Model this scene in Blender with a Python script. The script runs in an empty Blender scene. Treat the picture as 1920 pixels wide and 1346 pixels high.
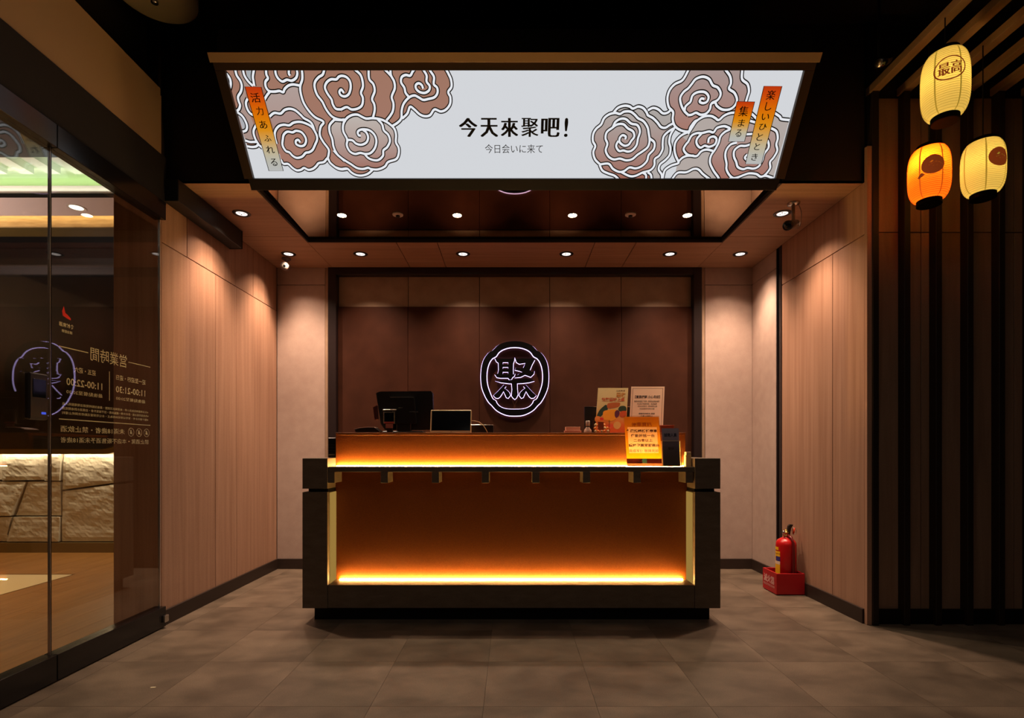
import bpy, bmesh, math, random
from mathutils import Vector, Matrix, noise

S = bpy.context.scene
COL = S.collection
EYE = 1.03           # camera height
FPX = 1000.0         # focal length in pixels of a 1920 wide frame
VPX, VPY = 960.0, 846.0

# ---------------------------------------------------------------- camera, world, exposure
cam_d = bpy.data.cameras.new('camera')
cam = bpy.data.objects.new('camera', cam_d); COL.objects.link(cam)
cam.location = (0, 0, EYE); cam.rotation_euler = (math.pi/2, 0, 0)
cam_d.sensor_width = 36.0; cam_d.sensor_fit = 'HORIZONTAL'
cam_d.lens = 36.0*FPX/1920.0
cam_d.shift_x = 0.0
cam_d.shift_y = (VPY-673.0)/1920.0
cam_d.clip_start = 0.05; cam_d.clip_end = 60
S.camera = cam
W = bpy.data.worlds.new('world'); S.world = W; W.use_nodes = True
W.node_tree.nodes['Background'].inputs[0].default_value = (1, 0.8, 0.65, 1)
W.node_tree.nodes['Background'].inputs[1].default_value = 0.004
S.view_settings.view_transform = 'Standard'
S.view_settings.look = 'None'
S.view_settings.exposure = 0.0
S.view_settings.gamma = 1.0
S.view_settings.use_curve_mapping = False
S.cycles.max_bounces = 10
S.cycles.transparent_max_bounces = 16
S.cycles.sample_clamp_indirect = 4.0

SPOT_W = 40.0        # soffit downlights
SPOT_COL = (1.0, 0.68, 0.47)
def lamp(name, kind, loc, energy, color, rot=(0, 0, 0), **k):
    d = bpy.data.lights.new(name, kind); d.energy = energy; d.color = color
    for a, b in k.items(): setattr(d, a, b)
    o = bpy.data.objects.new(name, d); COL.objects.link(o); o.location = loc; o.rotation_euler = rot
    return o
# unseen fill lights added above and behind the camera
lamp('corridor_fill', 'AREA', (0.2, 0.3, 3.40), 12.0, (1.0, 0.84, 0.68), shape='RECTANGLE', size=3.0, size_y=0.5)
lamp('corridor_fill', 'AREA', (0.4, -1.6, 3.40), 8.0, (1.0, 0.84, 0.70), shape='RECTANGLE', size=2.4, size_y=0.6)
# dining room beyond the glass
lamp('dining_lamp', 'AREA', (-4.6, 2.9, 3.0), 34.0, (1.0, 0.62, 0.26), shape='RECTANGLE', size=1.2, size_y=1.8, spread=math.radians(95))
lamp('dining_cove_lamp', 'AREA', (-4.3, 4.55, 3.21), 3.2, (0.66, 1.0, 0.40), rot=(math.pi, 0, 0), shape='RECTANGLE', size=3.6, size_y=0.12)
lamp('dining_uplight_fill', 'AREA', (-5.2, 3.7, 1.9), 40.0, (1.0, 0.80, 0.72), rot=(math.pi, 0, 0), shape='RECTANGLE', size=0.8, size_y=0.8)  # unseen uplight added to brighten the lower dining ceiling
lamp('dining_tray_fill', 'AREA', (-4.3, 4.30, 3.14), 3.0, (0.86, 1.0, 0.78), rot=(math.pi, 0, 0), shape='RECTANGLE', size=3.4, size_y=0.05)  # extra light added to brighten the ceiling tray, no fixture there
lamp('dining_cove_lamp', 'AREA', (-4.3, 5.405, 1.02), 20.0, (1.0, 0.82, 0.56), shape='RECTANGLE', size=3.8, size_y=0.04)
lamp('dining_cove_lamp', 'AREA', (-4.3, 4.715, 3.155), 4.0, (1.0, 0.72, 0.36), rot=(math.radians(100), 0, 0), shape='RECTANGLE', size=3.8, size_y=0.03)

# ---------------------------------------------------------------- helpers
def lin(c):
    c = c/255.0
    return c/12.92 if c <= 0.04045 else ((c+0.055)/1.055)**2.4
def rgb(r, g, b): return (lin(r), lin(g), lin(b), 1.0)
def at(u, v, D): return Vector(((u-VPX)*D/FPX, D, EYE-(v-VPY)*D/FPX))

def principled(name, col, rough=0.5, metal=0.0, spec=0.5, emis=None, es=0.0):
    m = bpy.data.materials.new(name); m.use_nodes = True
    b = m.node_tree.nodes['Principled BSDF']
    b.inputs['Base Color'].default_value = col
    b.inputs['Roughness'].default_value = rough
    b.inputs['Metallic'].default_value = metal
    b.inputs['Specular IOR Level'].default_value = spec
    if emis:
        b.inputs['Emission Color'].default_value = emis
        b.inputs['Emission Strength'].default_value = es
    return m
def add_noise(m, c1, c2, scale=(8, 8, 8), detail=4, bump=0.0, nscale=1.0, rand=0.0, lo=0.3, hi=0.7, dist=0.0, fine=0.0):
    """colour = mix(c1,c2,noise) with optional bump and per-object variation"""
    nt = m.node_tree; N = nt.nodes; L = nt.links; b = N['Principled BSDF']
    tc = N.new('ShaderNodeNewGeometry'); mp = N.new('ShaderNodeMapping'); mp.inputs['Scale'].default_value = scale
    L.new(tc.outputs['Position'], mp.inputs['Vector'])
    nz = N.new('ShaderNodeTexNoise'); nz.inputs['Scale'].default_value = nscale; nz.inputs['Detail'].default_value = detail
    nz.inputs['Distortion'].default_value = dist
    L.new(mp.outputs[0], nz.inputs['Vector'])
    mr = N.new('ShaderNodeMapRange'); mr.inputs['From Min'].default_value = lo; mr.inputs['From Max'].default_value = hi
    L.new(nz.outputs['Fac'], mr.inputs['Value'])
    mx = N.new('ShaderNodeMixRGB'); mx.inputs[1].default_value = c1; mx.inputs[2].default_value = c2
    L.new(mr.outputs[0], mx.inputs[0]); out = mx.outputs[0]
    if rand > 0:
        oi = N.new('ShaderNodeObjectInfo'); m2 = N.new('ShaderNodeMapRange')
        m2.inputs['To Min'].default_value = 1-rand; m2.inputs['To Max'].default_value = 1+rand
        L.new(oi.outputs['Random'], m2.inputs['Value'])
        mu = N.new('ShaderNodeVectorMath'); mu.operation = 'SCALE'
        L.new(out, mu.inputs[0]); L.new(m2.outputs[0], mu.inputs['Scale']); out = mu.outputs[0]
        off = N.new('ShaderNodeVectorMath'); off.operation = 'SCALE'; off.inputs['Scale'].default_value = 7.0
        cb = N.new('ShaderNodeCombineXYZ')
        for i in range(3): L.new(oi.outputs['Random'], cb.inputs[i])
        L.new(cb.outputs[0], off.inputs[0]); L.new(off.outputs[0], mp.inputs['Location'])
    if fine > 0:
        n2 = N.new('ShaderNodeTexNoise'); n2.inputs['Scale'].default_value = 260; n2.inputs['Detail'].default_value = 2
        L.new(tc.outputs['Position'], n2.inputs['Vector'])
        m3 = N.new('ShaderNodeMapRange'); m3.inputs['From Min'].default_value = 0.3; m3.inputs['From Max'].default_value = 0.7
        m3.inputs['To Min'].default_value = 1-fine; m3.inputs['To Max'].default_value = 1+fine
        L.new(n2.outputs['Fac'], m3.inputs['Value'])
        mu = N.new('ShaderNodeVectorMath'); mu.operation = 'SCALE'
        L.new(out, mu.inputs[0]); L.new(m3.outputs[0], mu.inputs['Scale']); out = mu.outputs[0]
    L.new(out, b.inputs['Base Color'])
    if bump > 0:
        bp = N.new('ShaderNodeBump'); bp.inputs['Strength'].default_value = bump; bp.inputs['Distance'].default_value = 0.01
        L.new(nz.outputs['Fac'], bp.inputs['Height']); L.new(bp.outputs[0], b.inputs['Normal'])
    return m
def emission(name, col, s):
    m = bpy.data.materials.new(name); m.use_nodes = True; N = m.node_tree.nodes; N.clear()
    e = N.new('ShaderNodeEmission'); o = N.new('ShaderNodeOutputMaterial')
    e.inputs[0].default_value = col; e.inputs[1].default_value = s
    m.node_tree.links.new(e.outputs[0], o.inputs[0]); return m
def vcol_emission(name, s):
    m = emission(name, (1, 1, 1, 1), s); N = m.node_tree.nodes
    a = N.new('ShaderNodeAttribute'); a.attribute_name = 'tint'
    m.node_tree.links.new(a.outputs['Color'], [n for n in N if n.type == 'EMISSION'][0].inputs[0]); return m
def vcol_paper(name, rough=0.6):
    m = principled(name, (1, 1, 1, 1), rough); N = m.node_tree.nodes
    a = N.new('ShaderNodeAttribute'); a.attribute_name = 'tint'
    m.node_tree.links.new(a.outputs['Color'], N['Principled BSDF'].inputs['Base Color']); return m
def glass_mat(name, tint=(0.97, 0.98, 0.97, 1), ior=1.5, boost=1.0):
    m = bpy.data.materials.new(name); m.use_nodes = True; nt = m.node_tree; N = nt.nodes; N.clear()
    t = N.new('ShaderNodeBsdfTransparent'); t.inputs[0].default_value = tint
    g = N.new('ShaderNodeBsdfGlossy'); g.inputs['Roughness'].default_value = 0.0
    g.inputs['Color'].default_value = (boost, boost, boost, 1)
    f = N.new('ShaderNodeFresnel'); ge = N.new('ShaderNodeNewGeometry')
    mr = N.new('ShaderNodeMapRange'); mr.inputs['To Min'].default_value = ior; mr.inputs['To Max'].default_value = 1.0/ior
    nt.links.new(ge.outputs['Backfacing'], mr.inputs['Value']); nt.links.new(mr.outputs[0], f.inputs[0])
    mx = N.new('ShaderNodeMixShader'); o = N.new('ShaderNodeOutputMaterial')
    nt.links.new(f.outputs[0], mx.inputs[0]); nt.links.new(t.outputs[0], mx.inputs[1])
    nt.links.new(g.outputs[0], mx.inputs[2]); nt.links.new(mx.outputs[0], o.inputs[0]); return m

def box(bm, x0, x1, y0, y1, z0, z1, bev=0.0):
    vs = [bm.verts.new(p) for p in ((x0,y0,z0),(x1,y0,z0),(x1,y1,z0),(x0,y1,z0),(x0,y0,z1),(x1,y0,z1),(x1,y1,z1),(x0,y1,z1))]
    fs = [bm.faces.new([vs[i] for i in q]) for q in ((0,3,2,1),(4,5,6,7),(0,1,5,4),(1,2,6,5),(2,3,7,6),(3,0,4,7))]
    if bev > 0:
        es = list({e for f in fs for e in f.edges})
        bmesh.ops.bevel(bm, geom=es, offset=bev, segments=1, affect='EDGES', profile=0.5)
    return bm
def B(*a, **k): return box(bmesh.new(), *a, **k)
def prism(bm, pts, axis_from, axis_to, plane='yz'):
    """extrude a 2D polygon; plane 'yz' extrudes along x, 'xz' along y, 'xy' along z"""
    def P(p, t):
        return {'yz': (t, p[0], p[1]), 'xz': (p[0], t, p[1]), 'xy': (p[0], p[1], t)}[plane]
    a = [bm.verts.new(P(p, axis_from)) for p in pts]; b = [bm.verts.new(P(p, axis_to)) for p in pts]
    n = len(pts); bm.faces.new(a); bm.faces.new(b[::-1])
    for i in range(n): bm.faces.new((a[i], b[i], b[(i+1) % n], a[(i+1) % n]))
    bmesh.ops.recalc_face_normals(bm, faces=bm.faces[:]); return bm
def lathe(bm, prof, seg=24, c=(0, 0, 0), axis='z', cap=True):
    def P(r, a, h):
        x, y = r*math.cos(a), r*math.sin(a)
        p = {'z': (x, y, h), 'y': (x, h, y), 'x': (h, x, y)}[axis]
        return (p[0]+c[0], p[1]+c[1], p[2]+c[2])
    rings = [[bm.verts.new(P(r, 2*math.pi*k/seg, h)) for k in range(seg)] for r, h in prof]
    for a, b in zip(rings, rings[1:]):
        for k in range(seg): bm.faces.new((a[k], a[(k+1) % seg], b[(k+1) % seg], b[k]))
    if cap:
        bm.faces.new(rings[0][::-1]); bm.faces.new(rings[-1])
    bmesh.ops.recalc_face_normals(bm, faces=bm.faces[:]); return bm
def tube(bm, pts, r, seg=8):
    pts = [Vector(p) for p in pts]; rings = []
    for i, p in enumerate(pts):
        d = (pts[min(i+1, len(pts)-1)]-pts[max(i-1, 0)]).normalized()
        up = Vector((0, 0, 1)) if abs(d.z) < 0.9 else Vector((1, 0, 0))
        a = d.cross(up).normalized(); b = d.cross(a).normalized()
        rr = r[i] if isinstance(r, (list, tuple)) else r
        rings.append([bm.verts.new(p+a*rr*math.cos(2*math.pi*k/seg)+b*rr*math.sin(2*math.pi*k/seg)) for k in range(seg)])
    for a, b in zip(rings, rings[1:]):
        for k in range(seg): bm.faces.new((a[k], a[(k+1) % seg], b[(k+1) % seg], b[k]))
    bm.faces.new(rings[0][::-1]); bm.faces.new(rings[-1])
    bmesh.ops.recalc_face_normals(bm, faces=bm.faces[:]); return bm

def wloc(o):
    p = Vector((0, 0, 0))
    while o: p += Vector(o.location); o = o.parent
    return p
def obj(name, bm, mat, parent=None, world=True, smooth=False, label=None):
    me = bpy.data.meshes.new(name)
    if isinstance(bm, bmesh.types.BMesh):
        if world and parent is not None: bmesh.ops.translate(bm, verts=bm.verts[:], vec=-wloc(parent))
        bm.to_mesh(me); bm.free()
    for p in me.polygons: p.use_smooth = smooth
    o = bpy.data.objects.new(name, me); COL.objects.link(o)
    for m in (mat if isinstance(mat, (list, tuple)) else [mat]): me.materials.append(m)
    if parent is not None: o.parent = parent
    if label: o['label'] = label
    return o
def tag(o, label=None, cat=None, group=None, kind=None):
    if label: o['label'] = label
    if cat: o['category'] = cat
    if group: o['group'] = group
    if kind: o['kind'] = kind
    return o
def thing(name, label, cat, loc=(0, 0, 0), group=None):
    o = bpy.data.objects.new(name, None); COL.objects.link(o); o.location = loc; o.empty_display_size = 0.1
    return tag(o, label, cat, group)
def struct(name, label=None, loc=(0, 0, 0)):
    o = bpy.data.objects.new(name, None); COL.objects.link(o); o.location = loc; o.empty_display_size = 0.1
    return tag(o, label, None, None, 'structure')

# ---- flat print: 2D geometry on a frame
class Frame:
    def __init__(s, o, ex, ey):
        s.o = Vector(o); s.ex = Vector(ex).normalized(); s.ey = Vector(ey).normalized(); s.n = s.ex.cross(s.ey)
    def P(s, x, y, h=0.0): return s.o+s.ex*x+s.ey*y+s.n*h
def to_frame(bm, fr, h):
    for v in bm.verts: v.co = fr.P(v.co.x, v.co.y, h)
    return bm
def catmull(pts, n=6, closed=False):
    P = [Vector((p[0], p[1])) for p in pts]; out = []; N = len(P)
    rng = range(N) if closed else range(N-1)
    for i in rng:
        p0 = P[(i-1) % N] if closed or i > 0 else P[0]*2-P[1]
        p1, p2 = P[i], P[(i+1) % N]
        p3 = P[(i+2) % N] if closed or i+2 < N else P[-1]*2-P[-2]
        for k in range(n):
            t = k/n
            out.append(0.5*((2*p1)+(-p0+p2)*t+(2*p0-5*p1+4*p2-p3)*t*t+(-p0+3*p1-3*p2+p3)*t**3))
    if not closed: out.append(P[-1])
    return out
def ribbon(bm, pts, w, closed=False):
    n = len(pts); L = []; R = []
    for i in range(n):
        a = pts[(i-1) % n] if closed or i > 0 else pts[0]; b = pts[(i+1) % n] if closed or i < n-1 else pts[-1]
        d = (b-a); d = d.normalized() if d.length > 1e-9 else Vector((1, 0)); q = Vector((-d.y, d.x))*w
        L.append(bm.verts.new((pts[i].x+q.x, pts[i].y+q.y, 0))); R.append(bm.verts.new((pts[i].x-q.x, pts[i].y-q.y, 0)))
    for i in range(n if closed else n-1):
        j = (i+1) % n; bm.faces.new((L[i], R[i], R[j], L[j]))
    return bm
def poly(bm, pts):
    f = bm.faces.new([bm.verts.new((p[0], p[1], 0)) for p in pts])
    bmesh.ops.triangulate(bm, faces=[f]); return bm
def rect2(bm, x0, x1, y0, y1):
    bm.faces.new([bm.verts.new((a, b, 0)) for a, b in ((x0, y0), (x1, y0), (x1, y1), (x0, y1))]); return bm

_tc = {}
def text_bm(s, bold=0.0, smear=0.0, vs=0.0):
    """glyph outlines (built-in font) as flat triangles, normalised to a unit box; smear thickens the upright strokes only"""
    key = (s, bold)
    if key not in _tc:
        c = bpy.data.curves.new('t', 'FONT'); c.body = s; c.resolution_u = 2; c.offset = bold
        o = bpy.data.objects.new('t', c); COL.objects.link(o)
        bpy.context.view_layer.update()
        dg = bpy.context.evaluated_depsgraph_get()
        me = bpy.data.meshes.new_from_object(o.evaluated_get(dg))
        _tc[key] = ([tuple(v.co) for v in me.vertices], [tuple(p.vertices) for p in me.polygons])
        bpy.data.objects.remove(o); bpy.data.curves.remove(c); bpy.data.meshes.remove(me)
    V, F = _tc[key]
    xs = [v[0] for v in V]; ys = [v[1] for v in V]
    x0, x1, y0, y1 = min(xs), max(xs), min(ys), max(ys)
    bm = bmesh.new()
    k = 1 if smear <= 0 else 5
    for i in range(k):
        dx = 0 if k == 1 else smear*(i/(k-1)-0.5)
        vs_ = [bm.verts.new(((v[0]-x0)/(x1-x0)+dx, (v[1]-y0)/max(y1-y0, 1e-6), i*1e-5)) for v in V]
        for f in F:
            try: bm.faces.new([vs_[q] for q in f])
            except ValueError: pass
    return bm
def text_on(name, s, fr, x0, x1, y0, y1, mat, parent, h=0.001, bold=0.0, smear=0.0, name_='lettering'):
    bm = text_bm(s, bold, smear)
    for v in bm.verts: v.co = fr.P(x0+v.co.x*(x1-x0), y0+v.co.y*(y1-y0), h+v.co.z)
    return obj(name, bm, mat, parent)

# ---------------------------------------------------------------- materials
WOOD = principled('wood_laminate', rgb(170, 125, 105), 0.5, spec=0.35)
add_noise(WOOD, (0.32, 0.172, 0.110, 1), (0.44, 0.255, 0.172, 1), (16, 16, 0.5), 7, 0.01, 2.0, 0.06, 0.28, 0.72, 0.15, 0.09)
WOOD_H = principled('wood_laminate_ceiling', rgb(150, 110, 90), 0.55, spec=0.3)
add_noise(WOOD_H, (0.34, 0.19, 0.115, 1), (0.44, 0.26, 0.165, 1), (0.6, 22, 9), 6, 0.02, 2.0, 0.04, 0.3, 0.7, 0.4, 0.07)
BEIGE = principled('beige_panel', rgb(200, 170, 150), 0.65, spec=0.3)
add_noise(BEIGE, (0.40, 0.295, 0.255, 1), (0.45, 0.34, 0.295, 1), (6, 6, 6), 3, 0.01, 2.0, 0.02, 0.3, 0.7, 0, 0.06)
TAUPE = principled('taupe_panel', rgb(150, 120, 100), 0.6, spec=0.3)
add_noise(TAUPE, (0.28, 0.185, 0.125, 1), (0.36, 0.25, 0.175, 1), (5, 5, 5), 5, 0.01, 1.6, 0.02, 0.3, 0.7, 0, 0.08)
BROWN = principled('brown_lacquer_panel', rgb(70, 42, 30), 0.6, spec=0.12)
add_noise(BROWN, (0.040, 0.0125, 0.0062, 1), (0.055, 0.0175, 0.009, 1), (6, 6, 6), 5, 0.0, 1.2, 0.03, 0.3, 0.7, 0, 0.08)
FLOORM = principled('vinyl_tile', rgb(110, 95, 85), 0.42, spec=0.45)
add_noise(FLOORM, (0.095, 0.070, 0.050, 1), (0.190, 0.143, 0.104, 1), (2.6, 3.6, 1), 9, 0.04, 1.6, 0.06, 0.34, 0.68, 0.3, 0.22)
GROUT = principled('floor_joint', (0.05, 0.038, 0.03, 1), 0.8)
DARKW = principled('dark_counter_laminate', rgb(75, 62, 50), 0.55, spec=0.3)
add_noise(DARKW, (0.105, 0.072, 0.047, 1), (0.14, 0.10, 0.068, 1), (5, 5, 14), 6, 0.0, 2.0, 0.0, 0.3, 0.7, 0.3, 0.09)
BLACK = principled('black_paint', (0.006, 0.005, 0.005, 1), 0.6, spec=0.2)
CEILB = principled('black_ceiling_paint', (0.012, 0.009, 0.010, 1), 0.85, spec=0.1)
DKBR = principled('dark_brown_board', (0.016, 0.010, 0.008, 1), 0.6, spec=0.25)
BASEB = principled('baseboard_dark', (0.030, 0.018, 0.014, 1), 0.5, spec=0.3)
FRAMEM = principled('black_brown_frame', (0.016, 0.010, 0.011, 1), 0.35, spec=0.4)
FASCIA = principled('olive_fascia', (0.34, 0.22, 0.14, 1), 0.8, spec=0.2)
GLOSSB = principled('gloss_black_rail', (0.006, 0.005, 0.006, 1), 0.18, spec=0.5)
BEAMC = principled('charcoal_beam', (0.020, 0.017, 0.020, 1), 0.7, spec=0.2)
MIRROR = principled('bronze_mirror', (0.30, 0.215, 0.13, 1), 0.015, 1.0)
GLASS = glass_mat('clear_glass', boost=1.0)
ORANGE = principled('amber_leather_panel', rgb(190, 80, 20), 0.5, spec=0.25)
add_noise(ORANGE, (0.19, 0.045, 0.0045, 1), (0.24, 0.060, 0.006, 1), (60, 60, 60), 4, 0.10, 3.0, 0.0, 0.3, 0.7, 0, 0.05)
STEEL = principled('steel', (0.6, 0.58, 0.55, 1), 0.25, 1.0)
WHITEP = principled('white_plastic', rgb(215, 200, 190), 0.4)
BLKPL = principled('black_plastic', (0.010, 0.008, 0.008, 1), 0.3, spec=0.5)
SCREEN = principled('screen_glass', (0.004, 0.005, 0.006, 1), 0.08, spec=0.6)
LENS = emission('lamp_lens', (1.0, 0.86, 0.78, 1), 1.5)
HOTLAMP = emission('lamp_bulb', (1.0, 0.78, 0.42, 1), 60.0)
LED = emission('led_strip', (1.0, 0.60, 0.17, 1), 270.0)
RED = principled('red_enamel', (0.50, 0.008, 0.010, 1), 0.25, spec=0.5)
REDBOX = principled('red_box_plastic', (0.46, 0.010, 0.016, 1), 0.4, spec=0.4)
# ================================================================ ROOM SHELL
XL, XR = -2.064, 2.108       # left / right wood walls
YF, YB = 3.207, 4.68         # front of the niche, back of the niche
ZS = 2.64                    # soffit height
PT = 0.018                   # panel thickness
G = 0.0026                   # half joint
def panel(name, parent, mat, x0, x1, y0, y1, z0, z1, bev=0.0012):
    return obj(name, B(x0, x1, y0, y1, z0, z1, bev), mat, parent)

# floor: a backing slab with individual vinyl tiles
floor = struct('floor', 'grey-brown mottled vinyl tile floor')
obj('floor_slab', B(-2.5, 4.3, -3.0, 4.9, -0.06, -0.004), GROUT, floor)
T = 0.4572
tile_me = None
xi0, yi0 = -0.115, 2.61
for iy in range(-6, 5):
    for ix in range(-5, 10):
        x0 = xi0+ix*T; y0 = yi0+iy*T
        if y0 > 4.66 or x0 > 4.15 or x0+T < XL-0.01: continue
        if y0 > 3.21 and x0 > XR: continue
        x1 = x0+T; y1 = min(y0+T, YB+0.02); xa = max(x0, XL-0.02); xb = x1 if y0 < 3.1 else min(x1, XR+0.02)
        full = (xa == x0 and xb == x1 and y1 == y0+T)
        if full and tile_me is not None:
            o = bpy.data.objects.new('tile', tile_me); COL.objects.link(o); o.parent = floor; o.location = (x0, y0, 0)
        elif full:
            bm = B(0.0006, T-0.0006, 0.0006, T-0.0006, -0.004, 0.0)
            o = obj('tile', bm, FLOORM, floor, world=False); o.location = (x0, y0, 0); tile_me = o.data
        else:
            o = obj('tile', B(xa-x0+0.0006, xb-x0-0.0006, 0.0006, y1-y0-0.0006, -0.004, 0.0), FLOORM, floor, world=False)
            o.location = (x0, y0, 0)

# left wall with laminate panels
wl = struct('wall_left', 'pinkish brown wood laminate wall beside the glass')
YE = 3.14
obj('wall_core', B(XL-0.27, XL-PT, YE, YB+0.2, 0, 3.6), DKBR, wl)
zj = 2.262
for a, b in ((YE, 3.712), (3.712, 4.0), (4.0, YB)):
    panel('panel', wl, WOOD, XL-PT, XL, a+G, b-G, 0.0, zj-G)
for a, b in ((YE, 3.388), (3.388, 4.25), (4.25, YB)):
    panel('panel', wl, WOOD, XL-PT, XL, a+G, b-G, zj+G, ZS)
panel('end_panel', wl, WOOD, XL-0.27, XL-0.0005, YE-0.016, YE, 0.0, 3.12)
bl = struct('baseboard_left', 'dark baseboard along the left wood wall'); obj('board', B(XL, XL+0.014, YE-0.016, YB-0.014, 0, 0.089, 0.002), BASEB, bl)

# right wall
wr = struct('wall_right', 'pinkish brown wood laminate wall with black channel')
YR = 3.16
obj('wall_core', B(XR+PT, XR+0.06, YR+0.03, YB+0.2, 0, 3.6), DKBR, wr)
zr = 2.327
panel('panel', wr, WOOD, XR, XR+PT, YR+0.028+G, 3.508-G, 0, zr-G)
panel('panel', wr, WOOD, XR, XR+PT, 3.508+G, 4.165, 0, zr-G)
panel('panel', wr, WOOD, XR, XR+PT, YR+0.028+G, 4.165, zr+G, ZS)
panel('end_strip', wr, WOOD, XR-0.004, XR+0.05, YR, YR+0.028-G, 0, ZS+0.2)
panel('channel', wr, FRAMEM, XR-0.006, XR+PT, 4.165, 4.195, 0, ZS, 0.002)
panel('channel_back', wr, BLACK, XR+0.008, XR+PT, 4.195, 4.235, 0, ZS, 0.0)
panel('channel', wr, FRAMEM, XR-0.004, XR+PT, 4.235, 4.25, 0, ZS, 0.002)
panel('beige_panel', wr, BEIGE, XR, XR+PT, 4.25, YB, 0, 2.49)
panel('beige_panel', wr, BEIGE, XR, XR+PT, 4.25, YB, 2.494, ZS)
br = struct('baseboard_right', 'dark baseboard along the right wood wall'); obj('board', B(XR-0.014, XR, YR+0.028, YB-0.014, 0, 0.089, 0.002), BASEB, br)

# back wall
wb = struct('wall_back', 'back wall of beige side panels and brown centre panels')
obj('wall_core', B(XL-0.2, XR+0.2, 4.77, 4.9, 0, 3.6), DKBR, wb)
FX0, FX1 = -1.61, 1.662
for x0, x1 in ((XL, FX0-0.03), (FX1+0.03, XR)):
    panel('side_panel', wb, BEIGE, x0+G, x1, YB, YB+PT, 0, 2.49-G)
    panel('side_panel', wb, BEIGE, x0+G, x1, YB, YB+PT, 2.49+G, ZS)
panel('edge_strip', wb, TAUPE, FX0-0.03+G, FX0, YB-0.004, YB+PT, 0, ZS)
panel('edge_strip', wb, TAUPE, FX1, FX1+0.03-G, YB-0.004, YB+PT, 0, ZS)
panel('frame_post', wb, FRAMEM, FX0, FX0+0.07, YB-0.015, YB+0.08, 0, ZS, 0.002)
panel('frame_post', wb, FRAMEM, FX1-0.07, FX1, YB-0.015, YB+0.08, 0, ZS, 0.002)
panel('frame_beam', wb, FRAMEM, FX0+0.07, FX1-0.07, YB-0.015, YB+0.08, ZS-0.062, ZS, 0.002)
xs = [FX0+0.07, -0.920, -0.288, 0.335, 0.968, FX1-0.07]
for a, b in zip(xs, xs[1:]):
    panel('upper_panel', wb, TAUPE, a+G, b-G, 4.735, 4.76, 2.309, ZS-0.062)
    panel('lower_panel', wb, BROWN, a+0.0014, b-0.0014, 4.715, 4.76, 0.0, 2.309-0.001)
bb = struct('baseboard_back', 'dark baseboard along the back wall')
obj('board', B(XL+0.0, FX0-0.0, YB-0.014, YB, 0, 0.089, 0.002), BASEB, bb)
obj('board', B(FX1, XR, YB-0.014, YB, 0, 0.089, 0.002), BASEB, bb)

# soffit ceiling ring with bronze mirror in the recess
cs = struct('ceiling', 'wood laminate soffit around a bronze mirror recess')
RX0, RX1, RY1 = -1.578, 1.625, 4.118
panel('panel', cs, WOOD_H, XL, RX0, YF, 4.0-G, ZS, ZS+PT)
panel('panel', cs, WOOD_H, XL, RX0, 4.0+G, YB, ZS, ZS+PT)
panel('panel', cs, WOOD_H, RX1, XR, YF, 4.0-G, ZS, ZS+PT)
panel('panel', cs, WOOD_H, RX1, XR, 4.0+G, YB, ZS, ZS+PT)
xs = [RX0, -0.893, -0.577, 0.64, 0.96, RX1]
for a, b in zip(xs, xs[1:]):
    panel('panel', cs, WOOD_H, a+G, b-G, RY1, YB, ZS, ZS+PT)
obj('recess_lip', B(RX0, RX1, RY1-0.012, RY1-0.0005, ZS+0.001, ZS+0.03), DKBR, cs)
obj('recess_lip', B(RX0+0.0005, RX0+0.012, YF, RY1-0.012, ZS+0.001, ZS+0.03), DKBR, cs)
obj('recess_lip', B(RX1-0.012, RX1-0.0005, YF, RY1-0.012, ZS+0.001, ZS+0.03), DKBR, cs)
obj('mirror', prism(bmesh.new(), [(YF+0.01, ZS+0.036), (RY1-0.012, ZS+0.022), (RY1-0.012, ZS+0.032), (YF+0.01, ZS+0.046)], RX0+0.012, RX1-0.012), MIRROR, cs)
obj('soffit_board', B(XL-0.1, XR+0.1, YF+0.02, YB+0.15, ZS+0.05, ZS+0.08), DKBR, cs)

# black bulkhead above the niche, corridor ceiling and enclosing walls
wf = struct('wall_front', 'black bulkhead above the niche opening')
obj('bulkhead', B(XL-0.27, XR+0.012, YF, YF+0.018, ZS+0.0005, 3.6), DKBR, wf)
cc = struct('ceiling', 'black painted corridor ceiling')
obj('slab', B(-6.6, 4.5, -3.1, 6.2, 3.60, 3.66), CEILB, cc)
we = struct('wall_behind', 'dark walls closing the corridor')
obj('wall_core', B(-2.6, 4.5, -3.1, -3.0, 0, 3.6), CEILB, we)
obj('wall_core', B(4.3, 4.4, -3.1, 3.3, 0, 3.6), CEILB, we)

# fascia, beam and black header over the glass
wg = struct('wall_above_glass', 'olive fascia and charcoal beam over the glass')
obj('fascia', B(-2.14, -2.062, -1.5, 3.13, 2.77, 3.16, 0.003), FASCIA, wg)
obj('beam', B(-2.12, -2.050, -1.5, 3.165, 2.49, 2.769, 0.003), BEAMC, wg)

# ---------------------------------------------------------------- sliding glass doors
XG = -2.064
d1 = struct('door_1', 'frameless sliding glass doors with black rails')
obj('top_rail', B(XG-0.03, -2.030, 2.384, 3.13, 2.385, 2.489, 0.002), GLOSSB, d1)
obj('top_rail', B(XG-0.03, -2.030, -1.5, 2.380, 2.385, 2.489, 0.002), GLOSSB, d1)
obj('bottom_rail', B(XG-0.03, -2.030, 2.384, 3.13, 0.006, 0.122, 0.002), GLOSSB, d1)
obj('bottom_rail', B(XG-0.03, -2.030, -1.5, 2.380, 0.006, 0.122, 0.002), GLOSSB, d1)
obj('rail_clip', B(-2.030, -2.012, 3.095, 3.13, 0.035, 0.075, 0.003), STEEL, d1, label='small steel latch block')
obj('glass_pane', B(XG-0.002, XG+0.002, 2.3866, 3.1178, 0.122, 2.385), GLASS, d1)
obj('glass_pane', B(XG-0.002, XG+0.002, -1.5, 2.378, 0.122, 2.385), GLASS, d1)
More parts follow.
